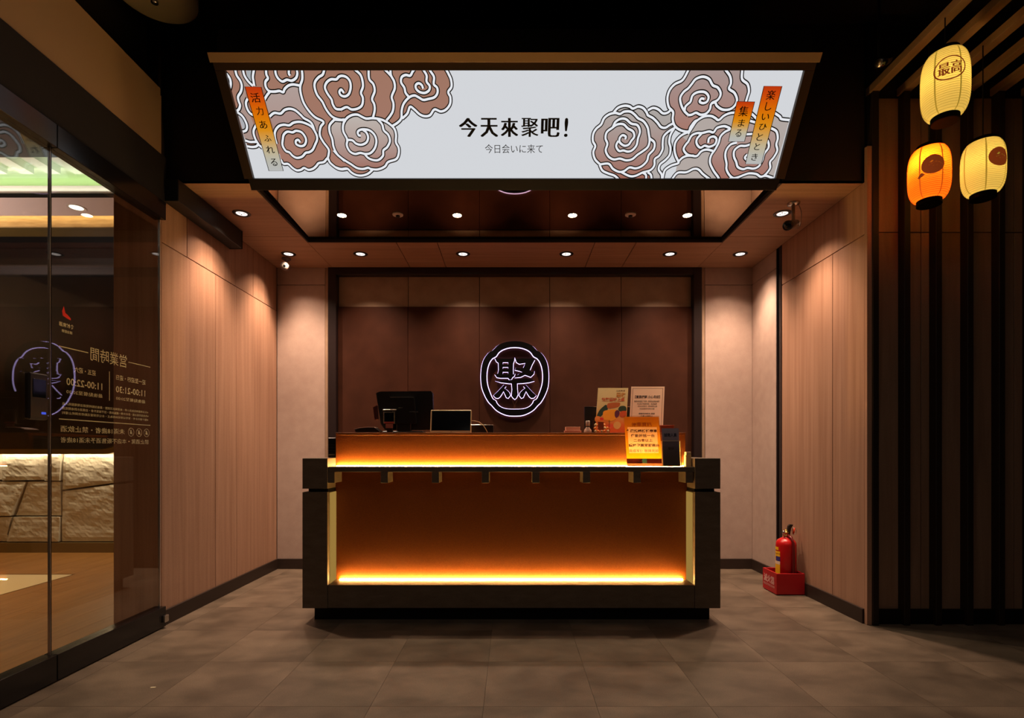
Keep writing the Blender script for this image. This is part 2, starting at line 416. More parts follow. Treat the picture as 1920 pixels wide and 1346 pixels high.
EDGE = principled('polished_glass_edge', (0.42, 0.38, 0.36, 1), 0.2, 0.6)
obj('edge_strip', B(XG-0.007, XG+0.005, 3.118, 3.123, 0.122, 2.385), EDGE, d1)
obj('edge_strip', B(XG-0.007, XG+0.005, 2.3785, 2.3805, 0.122, 2.385), EDGE, d1)
obj('edge_seal', B(XG-0.007, XG+0.004, 2.3805, 2.3865, 0.122, 2.385), GLOSSB, d1)
# lettering on the glass, facing the dining room (reads mirrored from the corridor)
gf = Frame((XG-0.0025, 0, 0), (0, -1, 0), (0, 0, 1))      # x = -Y
GT = principled('glass_lettering', rgb(215, 205, 180), 0.6, emis=(0.8, 0.72, 0.55, 1), es=0.0)
def gy(u): return -(-XG*FPX/(VPX-u))                       # frame x for a picture column
def gtext(s, ua, ub, z, hgt, bold=0.0):
    return text_on('lettering', s, gf, gy(ub), gy(ua), z-hgt/2, z+hgt/2, GT, d1, bold=bold)
gtext('営業時間', 171, 239, 1.510, 0.066)
gtext('週一至週四・週日', 219, 274, 1.417, 0.026, 0.012)
gtext('週五・週六', 141, 181, 1.417, 0.026, 0.012)
gtext('11:00-21:30', 218.5, 273.5, 1.355, 0.034, 0.012)
gtext('11:00-22:00', 126, 193, 1.355, 0.034, 0.012)
gtext('最後點餐至20:00', 219, 273.5, 1.308, 0.019)
gtext('最後點餐至20:30', 126, 193.5, 1.308, 0.019)
gtext('※本店用餐時間為兩小時・依現場狀況調整・最後加點時間請洽現場服務人員', 118, 279, 1.250, 0.013)
gtext('※為維護用餐品質・酌收原價一成服務費・恕不接受外食・自備酒水酌收開瓶費', 118, 279.5, 1.229, 0.013)
gtext('※圖片僅供參考・實際以現場供應為主・本公司保留活動修改與終止權利', 118, 279, 1.208, 0.013)
gtext('未滿18歲者・禁止飲酒', 115, 235, 1.134, 0.029)
gtext('禁止酒駕・本店不販售酒予未滿18歲者', 115, 280, 1.083, 0.026)
gtext('食材來源', 112, 140, 1.614, 0.021, 0.02)
gtext('請洽服務', 117, 137, 1.585, 0.014, 0.02)
bm = bmesh.new()
rect2(bm, gy(283), gy(242), 1.5085, 1.5125); rect2(bm, gy(166.7), gy(112), 1.5085, 1.5125)
rect2(bm, gy(283), gy(112), 1.176, 1.180); rect2(bm, gy(207), gy(206), 1.29, 1.44)
obj('rule_line', to_frame(bm, gf, 0.001), GT, d1)
for uu in (247, 262, 276):
    bm = bmesh.new(); c = gy(uu)
    ribbon(bm, [Vector((c+0.022*math.cos(k*math.pi/10), 1.134+0.022*math.sin(k*math.pi/10))) for k in range(20)], 0.0012, True)
    ribbon(bm, [Vector((c-0.014, 1.120)), Vector((c+0.014, 1.148))], 0.0012)
    rect2(bm, c-0.008, c+0.008, 1.124, 1.136); rect2(bm, c-0.003, c+0.003, 1.136, 1.146)
    obj('pictogram', to_frame(bm, gf, 0.001), GT, d1)
bm = bmesh.new()
poly(bm, [(gy(118), 1.675), (gy(121), 1.70), (gy(124), 1.67), (gy(128), 1.665), (gy(134), 1.652), (gy(134), 1.643), (gy(126), 1.648), (gy(119), 1.655)])
obj('red_emblem', to_frame(bm, gf, 0.001), principled('red_print', (0.6, 0.02, 0.01, 1), 0.6, emis=(0.5, 0.01, 0.005, 1), es=0.25), d1, label='small red flame emblem')
lk = thing('door_lock_box', 'black door lock box on the glass beside the leaf joint', 'lock box', (XG+0.004, 2.325, 1.166))
obj('housing', B(XG+0.004, XG+0.030, 2.248, 2.342, 1.166, 1.366, 0.006), BLKPL, lk)
kf = Frame((XG+0.0305, 2.278, 1.166), (0, 1, 0), (0, 0, 1))
obj('keypad', B(XG+0.0295, XG+0.0320, 2.263, 2.327, 1.26, 1.34, 0.001), SCREEN, lk)
obj('indicator', B(XG+0.0295, XG+0.0320, 2.305, 2.327, 1.19, 1.20, 0.001), emission('indicator', (0.1, 0.15, 1, 1), 0.6), lk, label='small blue indicator')

# ---------------------------------------------------------------- dining room behind the glass
DWALL = principled('dining_wall', rgb(150, 120, 80), 0.8)
DWOOD = principled('dining_floor_wood', rgb(140, 90, 40), 0.35, spec=0.4)
add_noise(DWOOD, (0.27, 0.115, 0.028, 1), (0.38, 0.175, 0.050, 1), (14, 1.1, 1), 5, 0.03, 2.0, 0.04, 0.3, 0.7, 0.5, 0.05)
wd = struct('wall_dining', 'walls of the dining room behind the glass')
obj('wall_core', B(-6.3, -2.34, 5.62, 5.75, 0, 3.6), DWALL, wd)
obj('wall_core', B(-6.4, -6.3, -1.5, 5.75, 0, 3.6), DWALL, wd)
obj('wall_core', B(-6.4, -2.1, -1.6, -1.5, 0, 3.6), DWALL, wd)
fd = struct('floor_dining', 'warm wood plank floor of the dining room')
obj('floor_slab', B(-6.3, -2.10, -1.5, 5.62, -0.06, -0.006), GROUT, fd)
bx = -2.10
k = 0
while bx > -6.2:
    y = -1.5-(k % 3)*0.5
    while y < 5.6:
        a, b = max(y, -1.5), min(y+1.8, 5.62)
        white = bx-0.2 < -3.64 and False
        if b > 1.0 and not (bx <= -3.60 and b <= 4.45): 
            obj('plank', B(bx-0.2+0.0008, bx-0.0008, a+0.0008, b-0.0008, -0.006, 0), DWOOD, fd)
        y += 1.8
    bx -= 0.2; k += 1
PALE = principled('pale_stone_tile', rgb(235, 215, 180), 0.3)
for j in range(4):
    for i in range(3):
        obj('pale_tile', B(-3.66-0.88*(i+1)+0.001, -3.66-0.88*i-0.001, 4.44-0.88*(j+1)+0.001, 4.44-0.88*j-0.001, -0.005, 0.004), PALE, fd)
obj('plank', B(-6.3, -3.66, 4.4405, 4.47, -0.006, 0.0), DWOOD, fd)
cd = struct('ceiling_dining', 'tiered dining room ceiling with lit coves')
MINT = principled('mint_ceiling_paint', rgb(225, 230, 215), 0.8)
PINKC = principled('pinkish_ceiling_paint', rgb(215, 195, 190), 0.8)
GOLD = principled('gold_relief_fascia', rgb(190, 150, 80), 0.6)
add_noise(GOLD, (0.40, 0.26, 0.10, 1), (0.60, 0.42, 0.18, 1), (2, 2, 14), 5, 0.4, 3.0)
obj('tray', B(-6.3, -2.2, 4.08, 4.80, 3.34, 3.36), MINT, cd)
obj('dark_ceiling', B(-6.3, -2.17, -1.5, 4.08, 3.28, 3.36), BLACK, cd)
obj('cove_face', B(-6.3, -2.35, 4.335, 4.35, 3.125, 3.188), PINKC, cd)
obj('cove_edge', B(-6.3, -2.35, 4.332, 4.352, 3.099, 3.125), BLACK, cd)
obj('lower_ceiling', B(-6.3, -2.35, 4.352, 4.69, 3.10, 3.115), PINKC, cd)
obj('cove_back', B(-6.3, -2.35, 4.68, 4.69, 3.115, 3.33), PINKC, cd)
obj('gold_fascia', B(-6.3, -2.35, 4.80, 4.82, 3.05, 3.22), GOLD, cd)
obj('olive_soffit', B(-6.3, -2.35, 4.82, 5.02, 3.05, 3.07), principled('olive_soffit', (0.10, 0.065, 0.015, 1), 0.5), cd)
obj('black_soffit', B(-6.3, -2.35, 5.02, 5.62, 3.05, 3.07), BLACK, cd)
obj('cove_top', B(-6.3, -2.35, 4.69, 4.82, 3.22, 3.24), PINKC, cd)
for i in range(10):
    x = -3.02-0.215*i
    obj('batten', B(x-0.10, x, 4.085, 4.33, 3.28, 3.339), MINT, cd)
obj('header_closure', B(-2.16, -2.145, -1.5, 3.14, 2.49, 3.6), BLACK, wg)
pn = thing('black_wall_panel', 'large black gloss panel with rounded corner above the stone wall', 'wall panel', (-4.6, 5.3, 1.05))
pp = [(-6.25, 3.045), (-6.25, 1.052)]
cx, cz, rr = -4.075, 1.052+0.16, 0.16
pp += [(cx+rr*math.sin(t*math.pi/16), cz-rr*math.cos(t*math.pi/16)) for t in range(0, 9)]
pp += [(cx+rr, 3.045)]
obj('panel', prism(bmesh.new(), pp, 5.30, 5.36, 'xz'), principled('gloss_black_panel', (0.010, 0.009, 0.008, 1), 0.06, spec=0.5), pn)
pq = [(-6.25, 1.052), (-6.25, 1.0)]+[(cx+(rr+0.05)*math.sin(t*math.pi/16), cz-(rr+0.05)*math.cos(t*math.pi/16)) for t in range(0, 9)]+[(cx+rr+0.05, 3.045)]
inner = [(cx+rr, 3.045)]+[(cx+rr*math.sin(t*math.pi/16), cz-rr*math.cos(t*math.pi/16)) for t in range(8, -1, -1)]
obj('gold_border', prism(bmesh.new(), pq[1:]+inner+[(-6.25, 1.052)], 5.34, 5.40, 'xz'), principled('gold_border', rgb(130, 105, 45), 0.4, 0.3), pn)
# split-face stone wall, each stone a block
STONE = principled('cream_split_stone', rgb(200, 180, 140), 0.9)
add_noise(STONE, (0.50, 0.42, 0.31, 1), (0.62, 0.54, 0.42, 1), (6, 6, 14), 7, 0.5, 2.0, 0.05)
sw = thing('stone_wall', 'low cream split-face stone wall in the dining room', 'stone wall', (-4.8, 5.55, 0.1))
obj('mortar_core', B(-6.29, -2.36, 5.52, 5.62, 0, 1.04), principled('mortar', (0.34, 0.27, 0.18, 1), 0.9), sw)
obj('plinth', B(-6.29, -2.36, 5.42, 5.52, 0, 0.1), principled('olive_plinth', (0.18, 0.115, 0.035, 1), 0.5), sw)
def zc(x, y): u, v = x/2.769, 860+y/2.769; return ((u-VPX)*5.5/FPX, EYE-(v-VPY)*5.5/FPX)
stones = [[(-160,-30),(32,-30),(32,108),(-160,112)], [(38,-30),(252,-30),(252,108),(38,112)], [(258,-30),(346,-30),(334,112),(258,112)],
          [(352,-30),(690,-30),(690,112),(345,158)], [(-160,118),(158,118),(105,235),(85,292),(-160,296)],
          [(164,118),(332,118),(334,292),(98,292)], [(-160,302),(86,299),(62,390),(70,424),(-160,424)],
          [(96,299),(334,299),(334,424),(68,424)], [(341,168),(690,122),(690,424),(341,424)],
          [(696,-30),(1000,-30),(1000,200),(696,200)], [(696,206),(1000,206),(1000,424),(696,424)],
          [(-360,-30),(-166,-30),(-166,200),(-360,200)], [(-360,206),(-166,206),(-166,424),(-360,424)]]
for si, st in enumerate(stones):
    P2 = [zc(*p) for p in st]; bm = bmesh.new()
    off = 5.455-0.035*((si*37) % 5)/5
    f0 = bm.faces.new([bm.verts.new((p[0], off, p[1])) for p in P2])
    xs_ = [p[0] for p in P2]; zs_ = [p[1] for p in P2]; st_ = 0.022
    for ax, lo, hi in ((0, min(xs_), max(xs_)), (2, min(zs_), max(zs_))):
        t = lo+st_
        while t < hi-0.008:
            co = [0, 0, 0]; co[ax] = t; no = [0, 0, 0]; no[ax] = 1
            bmesh.ops.bisect_plane(bm, geom=bm.verts[:]+bm.edges[:]+bm.faces[:], plane_co=co, plane_no=no); t += st_
    edge = {v for e in bm.edges if e.is_boundary for v in e.verts}
    near = {w for v in edge for e in v.link_edges for w in e.verts}-edge
    slx, slz = 0.02*math.sin(si*2.3), 0.025*math.cos(si*1.7)
    cx0, cz0 = sum(xs_)/len(xs_), sum(zs_)/len(zs_)
    for v in bm.verts:
        q = Vector((v.co.x*3.2+si*5, si*2.0, v.co.z*5.0))
        d = 0.009*noise.fractal(q, 0.75, 2.1, 6)+0.006*abs(noise.noise(q*5))+slx*(v.co.x-cx0)+slz*(v.co.z-cz0)
        v.co.y += d+(0.007 if v in edge else 0.005 if v in near else 0)
        v.co.y = min(v.co.y, 5.525)
    r = bmesh.ops.extrude_edge_only(bm, edges=[e for e in bm.edges if e.is_boundary])
    for v in r['geom']:
        if isinstance(v, bmesh.types.BMVert): v.co.y = 5.53
    bmesh.ops.recalc_face_normals(bm, faces=bm.faces[:])
    obj('stone', bm, STONE, sw)
dl = thing('dining_downlight', 'recessed downlight in the lower dining room ceiling', 'downlight', (-3.70, 4.53, 3.10))
obj('trim_ring', lathe(bmesh.new(), [(0.05, 3.0995), (0.068, 3.096), (0.068, 3.0995)], 20, (-3.70, 4.53, 0), cap=False), WHITEP, dl)
obj('lens', lathe(bmesh.new(), [(0.001, 3.097), (0.05, 3.097), (0.05, 3.099)], 20, (-3.70, 4.53, 0)), emission('dining_lens', (1, 0.9, 0.7, 1), 2.5), dl)

# ================================================================ SLATTED SCREEN (right)
wsb = struct('wall_slat_backing', 'brown wood panel wall behind the slats')
WOODD = principled('wood_laminate_dark', rgb(120, 80, 60), 0.5, spec=0.3)
add_noise(WOODD, (0.24, 0.135, 0.085, 1), (0.32, 0.19, 0.125, 1), (9, 9, 0.6), 6, 0.02, 2.2, 0.05, 0.32, 0.68, 0.5, 0.08)
obj('wall_core', B(XR+0.06, 4.3, 3.225, 3.26, 0, 3.6), DKBR, wsb)
for i in range(8):
    a = XR+0.07+0.28*i*1.0
    panel('panel', wsb, WOODD, a+G, min(a+0.28, 4.3)-G, 3.205, 3.225, 0.0, 2.345-G)
    panel('panel', wsb, WOODD, a+G, min(a+0.28, 4.3)-G, 3.205, 3.225, 2.345+G, 3.15)
brs = struct('baseboard_right', 'black baseboard below the slatted wall'); obj('board', B(XR+0.055, 4.3, 3.175, 3.2045, 0, 0.085, 0.002), BLACK, brs)
BAT = principled('dark_batten', (0.022, 0.0125, 0.008, 1), 0.55, spec=0.3)
BATC = principled('brown_ceiling_batten', rgb(120, 82, 58), 0.6, spec=0.25)
add_noise(BATC, (0.22, 0.135, 0.075, 1), (0.32, 0.20, 0.115, 1), (9, 0.6, 9), 5, 0.0, 2.0, 0.05, 0.3, 0.7, 0.3, 0.08)
ss = thing('slatted_screen', 'dark vertical slats on the right wall turning into ceiling beams', 'slatted screen', (2.2, 3.2, 0))
bt_me = bc_me = None
for i in range(12):
    x = 2.150+i*0.1865
    if bt_me is None:
        o = obj('batten', B(-0.018, 0.018, -0.055, 0.0, 0.0, 3.16, 0.002), BAT, ss, world=False); bt_me = o.data
        c = obj('ceiling_beam', B(-0.026, 0.026, -4.2, 0.0, 0.0, 0.045, 0.002), BATC, ss, world=False); bc_me = c.data
    else:
        o = bpy.data.objects.new('batten', bt_me); COL.objects.link(o); o.parent = ss
        c = bpy.data.objects.new('ceiling_beam', bc_me); COL.objects.link(c); c.parent = ss
    o.location = (x-2.2, 3.2045-3.2, 0.0); c.location = (x-2.2, 3.2045-3.2, 3.16)
# ================================================================ LIGHTS IN THE SOFFIT
RING = principled('black_trim_ring', (0.008, 0.006, 0.006, 1), 0.3)
def make_downlight(label):
    t = thing('ceiling_downlight', label, 'downlight', group='recessed downlights of the wooden soffit')
    bm = lathe(bmesh.new(), [(0.0345, 0.0005), (0.037, -0.004), (0.055, -0.004), (0.058, -0.0005)], 32, cap=False)
    obj('trim_ring', bm, RING, t, world=False, smooth=True)
    bm = bmesh.new(); lathe(bm, [(0.001, -0.0022), (0.0355, -0.0022), (0.0355, -0.0004)], 28)
    obj('lens', bm, LENS, t, world=False)
    bm = bmesh.new()
    for k in range(3):
        a = k*math.pi*2/3
        bm.faces.new([bm.verts.new((0.004*math.cos(a+q)+0.010*math.cos(a)*s_, 0.004*math.sin(a+q)+0.010*math.sin(a)*s_, -0.0028)) for q, s_ in ((1.57, 1), (1.57, 2.4), (-1.57, 2.4), (-1.57, 1))])
    obj('lens_mark', bm, principled('lens_mark', (0.35, 0.3, 0.3, 1), 0.4), t, world=False)
    return t
def copy_tree(o, label=None, loc=None):
    c = o.copy(); COL.objects.link(c)
    if loc is not None: c.location = loc
    if label: c['label'] = label
    for ch in o.children:
        d = ch.copy(); COL.objects.link(d); d.parent = c
        for g in ch.children:
            e = g.copy(); COL.objects.link(e); e.parent = d
    return c
spots = [(-1.83, 3.61, 'black-ringed downlight in the left soffit strip near the black wall box'),
         (-1.823, 4.351, 'black-ringed downlight over the left back corner by the bullet camera'),
         (-1.236, 4.351, 'first black-ringed downlight in the back soffit right of the left corner one'),
         (-0.40, 4.351, 'black-ringed downlight in the back soffit just left of the centre'),
         (0.444, 4.351, 'black-ringed downlight in the back soffit just right of the centre'),
         (1.288, 4.351, 'black-ringed downlight in the back soffit above the right end of the counter'),
         (1.862, 4.351, 'black-ringed downlight over the right back corner by the black channel'),
         (1.83, 3.61, 'black-ringed downlight behind the ceiling-mounted tube camera')]
proto = None
for i, (x, y, lb) in enumerate(spots):
    if proto is None: proto = make_downlight(lb); proto.location = (x, y, ZS)
    else: copy_tree(proto, lb, (x, y, ZS))
    mid = 2 <= i <= 5
    lamp('soffit_spot', 'SPOT', (x, y, ZS-0.013), SPOT_W*(1.5 if mid else 2.2), SPOT_COL, spot_size=math.radians(90), spot_blend=0.9, shadow_soft_size=0.025)
    lamp('soffit_spot', 'SPOT', (x, y, ZS-0.012), SPOT_W*(0.62 if mid else 0.42), SPOT_COL, spot_size=math.radians(113), spot_blend=0.5, shadow_soft_size=0.025)
# bright lamps and detectors on the bronze mirror
mp = [(-1.18, 3.70, 'bright bare lamp at the left end of the mirror recess'), (-0.38, 3.70, 'bright bare lamp left of centre in the mirror recess'),
      (0.42, 3.70, 'bright bare lamp right of centre in the mirror recess'), (1.217, 3.70, 'bright bare lamp at the right end of the mirror recess')]
ZM = ZS+0.0285
pr = None
for x, y, lb in mp:
    if pr is None:
        pr = thing('mirror_lamp', lb, 'lamp', (x, y, ZM), 'bare lamps on the mirror recess')
        obj('socket', lathe(bmesh.new(), [(0.035, 0.001), (0.035, -0.002), (0.031, -0.003)], 24), RING, pr, world=False, smooth=True)
        obj('bulb', lathe(bmesh.new(), [(0.0305, -0.0025), (0.029, -0.004), (0.014, -0.0055), (0.002, -0.006)], 20), HOTLAMP, pr, world=False, smooth=True)
    else: copy_tree(pr, lb, (x, y, ZM))
    lamp('recess_spot', 'SPOT', (x, y, ZM-0.035), 30.0, (1.0, 0.78, 0.52), spot_size=math.radians(100), spot_blend=0.6, shadow_soft_size=0.02)
pr = None
for x, y, lb in ((-0.79, 3.69, 'small white smoke detector between the two left lamps of the mirror recess'), (0.82, 3.69, 'small white smoke detector between the two right lamps of the mirror recess')):
    if pr is None:
        pr = thing('smoke_detector', lb, 'detector', (x, y, ZM), 'detectors on the mirror recess')
        obj('housing', lathe(bmesh.new(), [(0.037, 0.0), (0.037, -0.005), (0.028, -0.010)], 24), WHITEP, pr, world=False, smooth=True)
        obj('sensor', lathe(bmesh.new(), [(0.015, -0.010), (0.014, -0.020), (0.006, -0.022)], 16), BLKPL, pr, world=False, smooth=True)
    else: copy_tree(pr, lb, (x, y, ZM))

# black box on the left wall under the soffit
hb = thing('black_wall_box', 'long black box on the left wall under the soffit', 'wall box', (-2.02, 3.5, 2.508))
obj('casing', B(XL+0.001, -1.970, 3.15, 3.89, 2.508, 2.638, 0.003), principled('black_box_paint', (0.009, 0.007, 0.006, 1), 0.5), hb)
obj('end_cap', B(XL+0.001, -1.968, 3.89, 3.897, 2.506, 2.638, 0.001), BLACK, hb)

# ceiling tube camera on the right
tc_ = thing('tube_camera', 'dark tube camera on a ceiling stem with looping cable', 'security camera', (1.86, 3.50, ZS))
C0 = at(1488, 381, 3.462); cxp, cyp = C0.x, 3.462
CAMB = principled('bronze_camera_body', (0.24, 0.18, 0.13, 1), 0.35, 0.4)
obj('mount_plate', lathe(bmesh.new(), [(0.040, ZS-0.0005), (0.038, ZS-0.008), (0.014, ZS-0.016)], 28, (cxp, cyp, 0)), STEEL, tc_, smooth=True)
obj('stem', lathe(bmesh.new(), [(0.011, ZS-0.016), (0.011, ZS-0.11)], 14, (cxp-0.002, cyp, 0)), CAMB, tc_, smooth=True)
def axis_tube(pts, r, seg=20): return tube(bmesh.new(), pts, r, seg)
pa = Vector((cxp-0.002, cyp+0.01, ZS-0.135)); dirv = Vector((-0.085, -0.075, -0.040)).normalized()
obj('body', axis_tube([pa+dirv*(-0.05), pa+dirv*(-0.048), pa+dirv*0.045, pa+dirv*0.05], [0.022, 0.029, 0.029, 0.027]), CAMB, tc_, smooth=True)
obj('hood', axis_tube([pa+dirv*0.05, pa+dirv*0.085], [0.030, 0.031]), BLKPL, tc_, smooth=True)
obj('lens', axis_tube([pa+dirv*0.0855, pa+dirv*0.088], [0.024, 0.020]), SCREEN, tc_, smooth=True)
bk = pa-dirv*0.05
cb = catmull3 = [Vector((cxp+0.03, cyp, ZS-0.004)), Vector((cxp+0.055, cyp+0.01, ZS-0.05)), Vector((cxp+0.058, cyp+0.02, ZS-0.115)), Vector((cxp+0.048, cyp+0.03, ZS-0.15)), Vector((bk.x+0.01, bk.y+0.01, bk.z-0.006)), bk]
pts = []
for i in range(len(cb)-1):
    p0, p1, p2, p3 = cb[max(i-1, 0)], cb[i], cb[i+1], cb[min(i+2, len(cb)-1)]
    for k in range(5):
        t = k/5; pts.append(0.5*((2*p1)+(-p0+p2)*t+(2*p0-5*p1+4*p2-p3)*t*t+(-p0+3*p1-3*p2+p3)*t**3))
obj('cable', tube(bmesh.new(), pts+[bk], 0.0028, 6), CAMB, tc_, smooth=True)
# white bullet camera at the left back corner
WHITEQ = principled('pinkish_white_plastic', (0.20, 0.14, 0.13, 1), 0.6)
bc = thing('bullet_camera', 'small white bullet camera under the soffit in the left back corner', 'security camera', (-1.90, 4.45, ZS))
BCX, BCY = (537-960)*4.45/1000, 4.45
obj('mount', lathe(bmesh.new(), [(0.036, ZS-0.0005), (0.036, ZS-0.012), (0.014, ZS-0.02), (0.014, ZS-0.05)], 20, (BCX, BCY, 0)), WHITEQ, bc, smooth=True)
bz = ZS-0.068; d2 = Vector((0.25, -1, -0.25)).normalized(); pb = Vector((BCX-0.008, BCY, bz))
obj('body', tube(bmesh.new(), [pb-d2*0.06, pb-d2*0.055, pb+d2*0.05, pb+d2*0.055], [0.02, 0.034, 0.034, 0.031], 20), WHITEQ, bc, smooth=True)
obj('lens', tube(bmesh.new(), [pb+d2*0.0555, pb+d2*0.058], [0.012, 0.009], 16), SCREEN, bc, smooth=True)
obj('lens_ring', tube(bmesh.new(), [pb+d2*0.0552, pb+d2*0.0565], [0.022, 0.021], 16), principled('grey_ring', (0.25, 0.22, 0.2, 1), 0.4), bc, smooth=True)
# round diffuser on the black corridor ceiling
rd = thing('round_ceiling_diffuser', 'round dim beige diffuser on the black ceiling above the glass', 'air diffuser', (-1.93, 2.88, 3.5))
DIFM = principled('diffuser_paint', (0.42, 0.34, 0.22, 1), 0.7)
obj('dish', lathe(bmesh.new(), [(0.02, 3.46), (0.12, 3.462), (0.185, 3.485), (0.205, 3.50), (0.205, 3.598)], 40, (-1.93, 2.88, 0)), DIFM, rd, smooth=True)
obj('centre_cap', lathe(bmesh.new(), [(0.003, 3.448), (0.018, 3.450), (0.02, 3.46)], 18, (-1.93, 2.88, 0)), STEEL, rd, smooth=True)
# small spotlight under the ceiling left of the lanterns
sp = thing('ceiling_spotlight', 'small black spotlight on the dark ceiling left of the lanterns', 'spotlight', (1.98, 2.9, 3.3))
p = at(1648, 122, 2.9)
obj('arm', lathe(bmesh.new(), [(0.008, p.z+0.02), (0.008, 3.599)], 10, (p.x, 2.9, 0)), BLACK, sp)
obj('head', tube(bmesh.new(), [p+Vector((0.05, 0, 0.03)), p+Vector((-0.02, -0.03, -0.01))], [0.022, 0.028], 18), GLOSSB, sp, smooth=True)
obj('reflector', tube(bmesh.new(), [p+Vector((-0.0205, -0.0303, -0.0102)), p+Vector((-0.022, -0.031, -0.011))], [0.022, 0.020], 18), STEEL, sp, smooth=True)

# ================================================================ BACKLIT SIGN
K = 0.985
SB = (3.2*K, EYE+(846-334)*3.2*K/FPX)        # bottom of light panel (Y, Z)
ST = (2.886*K, EYE+(846-132)*2.886*K/FPX)    # top
sx0, sx1 = -1.545*K, 1.575*K
sy = Vector((0, ST[0]-SB[0], ST[1]-SB[1])); SH = sy.length; sy.normalize()
sf = Frame((0, SB[0], SB[1]), (1, 0, 0), sy)     # normal points to the room (towards -Y, -Z)
def sgn(u, v):
    d = Vector(((u-VPX)/FPX, 1, -(v-VPY)/FPX)); o = Vector((0, 0, EYE))
    t = (sf.o-o).dot(sf.n)/d.dot(sf.n); p = o+d*t-sf.o
    return (p.dot(sf.ex), p.dot(sf.ey))
sign = thing('lightbox_sign', 'wide tilted backlit sign with cloud artwork and black lettering above the counter', 'sign', (0.015, 3.15, 2.64))
MARL, MARR, MART, MARB = 0.052, 0.052, 0.075, 0.062
def fbar(name, x0, x1, y0, y1, h0, h1, mat):
    bm = B(x0, x1, y0, y1, h0, h1, 0.0015)
    for v in bm.verts: v.co = sf.P(v.co.x, v.co.y, v.co.z)
    return obj(name, bm, mat, sign)
SFR = principled('sign_frame_brown', (0.045, 0.026, 0.016, 1), 0.5)
SFB = principled('sign_frame_black', (0.010, 0.008, 0.010, 1), 0.5)
STAN = principled('sign_top_tan', (0.36, 0.22, 0.12, 1), 0.7)
LBOX = emission('lightbox_face', (0.93, 0.955, 1.0, 1), 0.70)
fbar('light_panel', sx0, sx1, 0, SH, -0.012, 0.0, LBOX)
fbar('frame_side', sx0-MARL, sx0, 0.0, SH, -0.05, 0.022, SFR)
fbar('frame_side', sx1, sx1+MARR, 0.0, SH, -0.05, 0.022, SFR)
fbar('frame_bottom', sx0-MARL*0.55, sx1+MARR*0.4, -MARB, 0, -0.05, 0.022, SFB)
fbar('frame_top', sx0-MARL, sx1+MARR, SH, SH+0.035, -0.05, 0.022, SFR)
fbar('top_lip', sx0-MARL-0.008, sx1+MARR+0.008, SH+0.035, SH+0.078, -0.05, 0.040, STAN)
tp = sf.P(0, SH+0.078, -0.05); bt = sf.P(0, -MARB, -0.05); mt = sf.P(0, SH, -0.0515)
obj('housing', prism(bmesh.new(), [(bt.y, bt.z), (tp.y, tp.z), (tp.y+0.02, tp.z+0.14), (YF-0.002, tp.z+0.14), (YF-0.002, bt.z+0.01)], sx0-MARL+0.002, sx1+MARR-0.002), DKBR, sign)

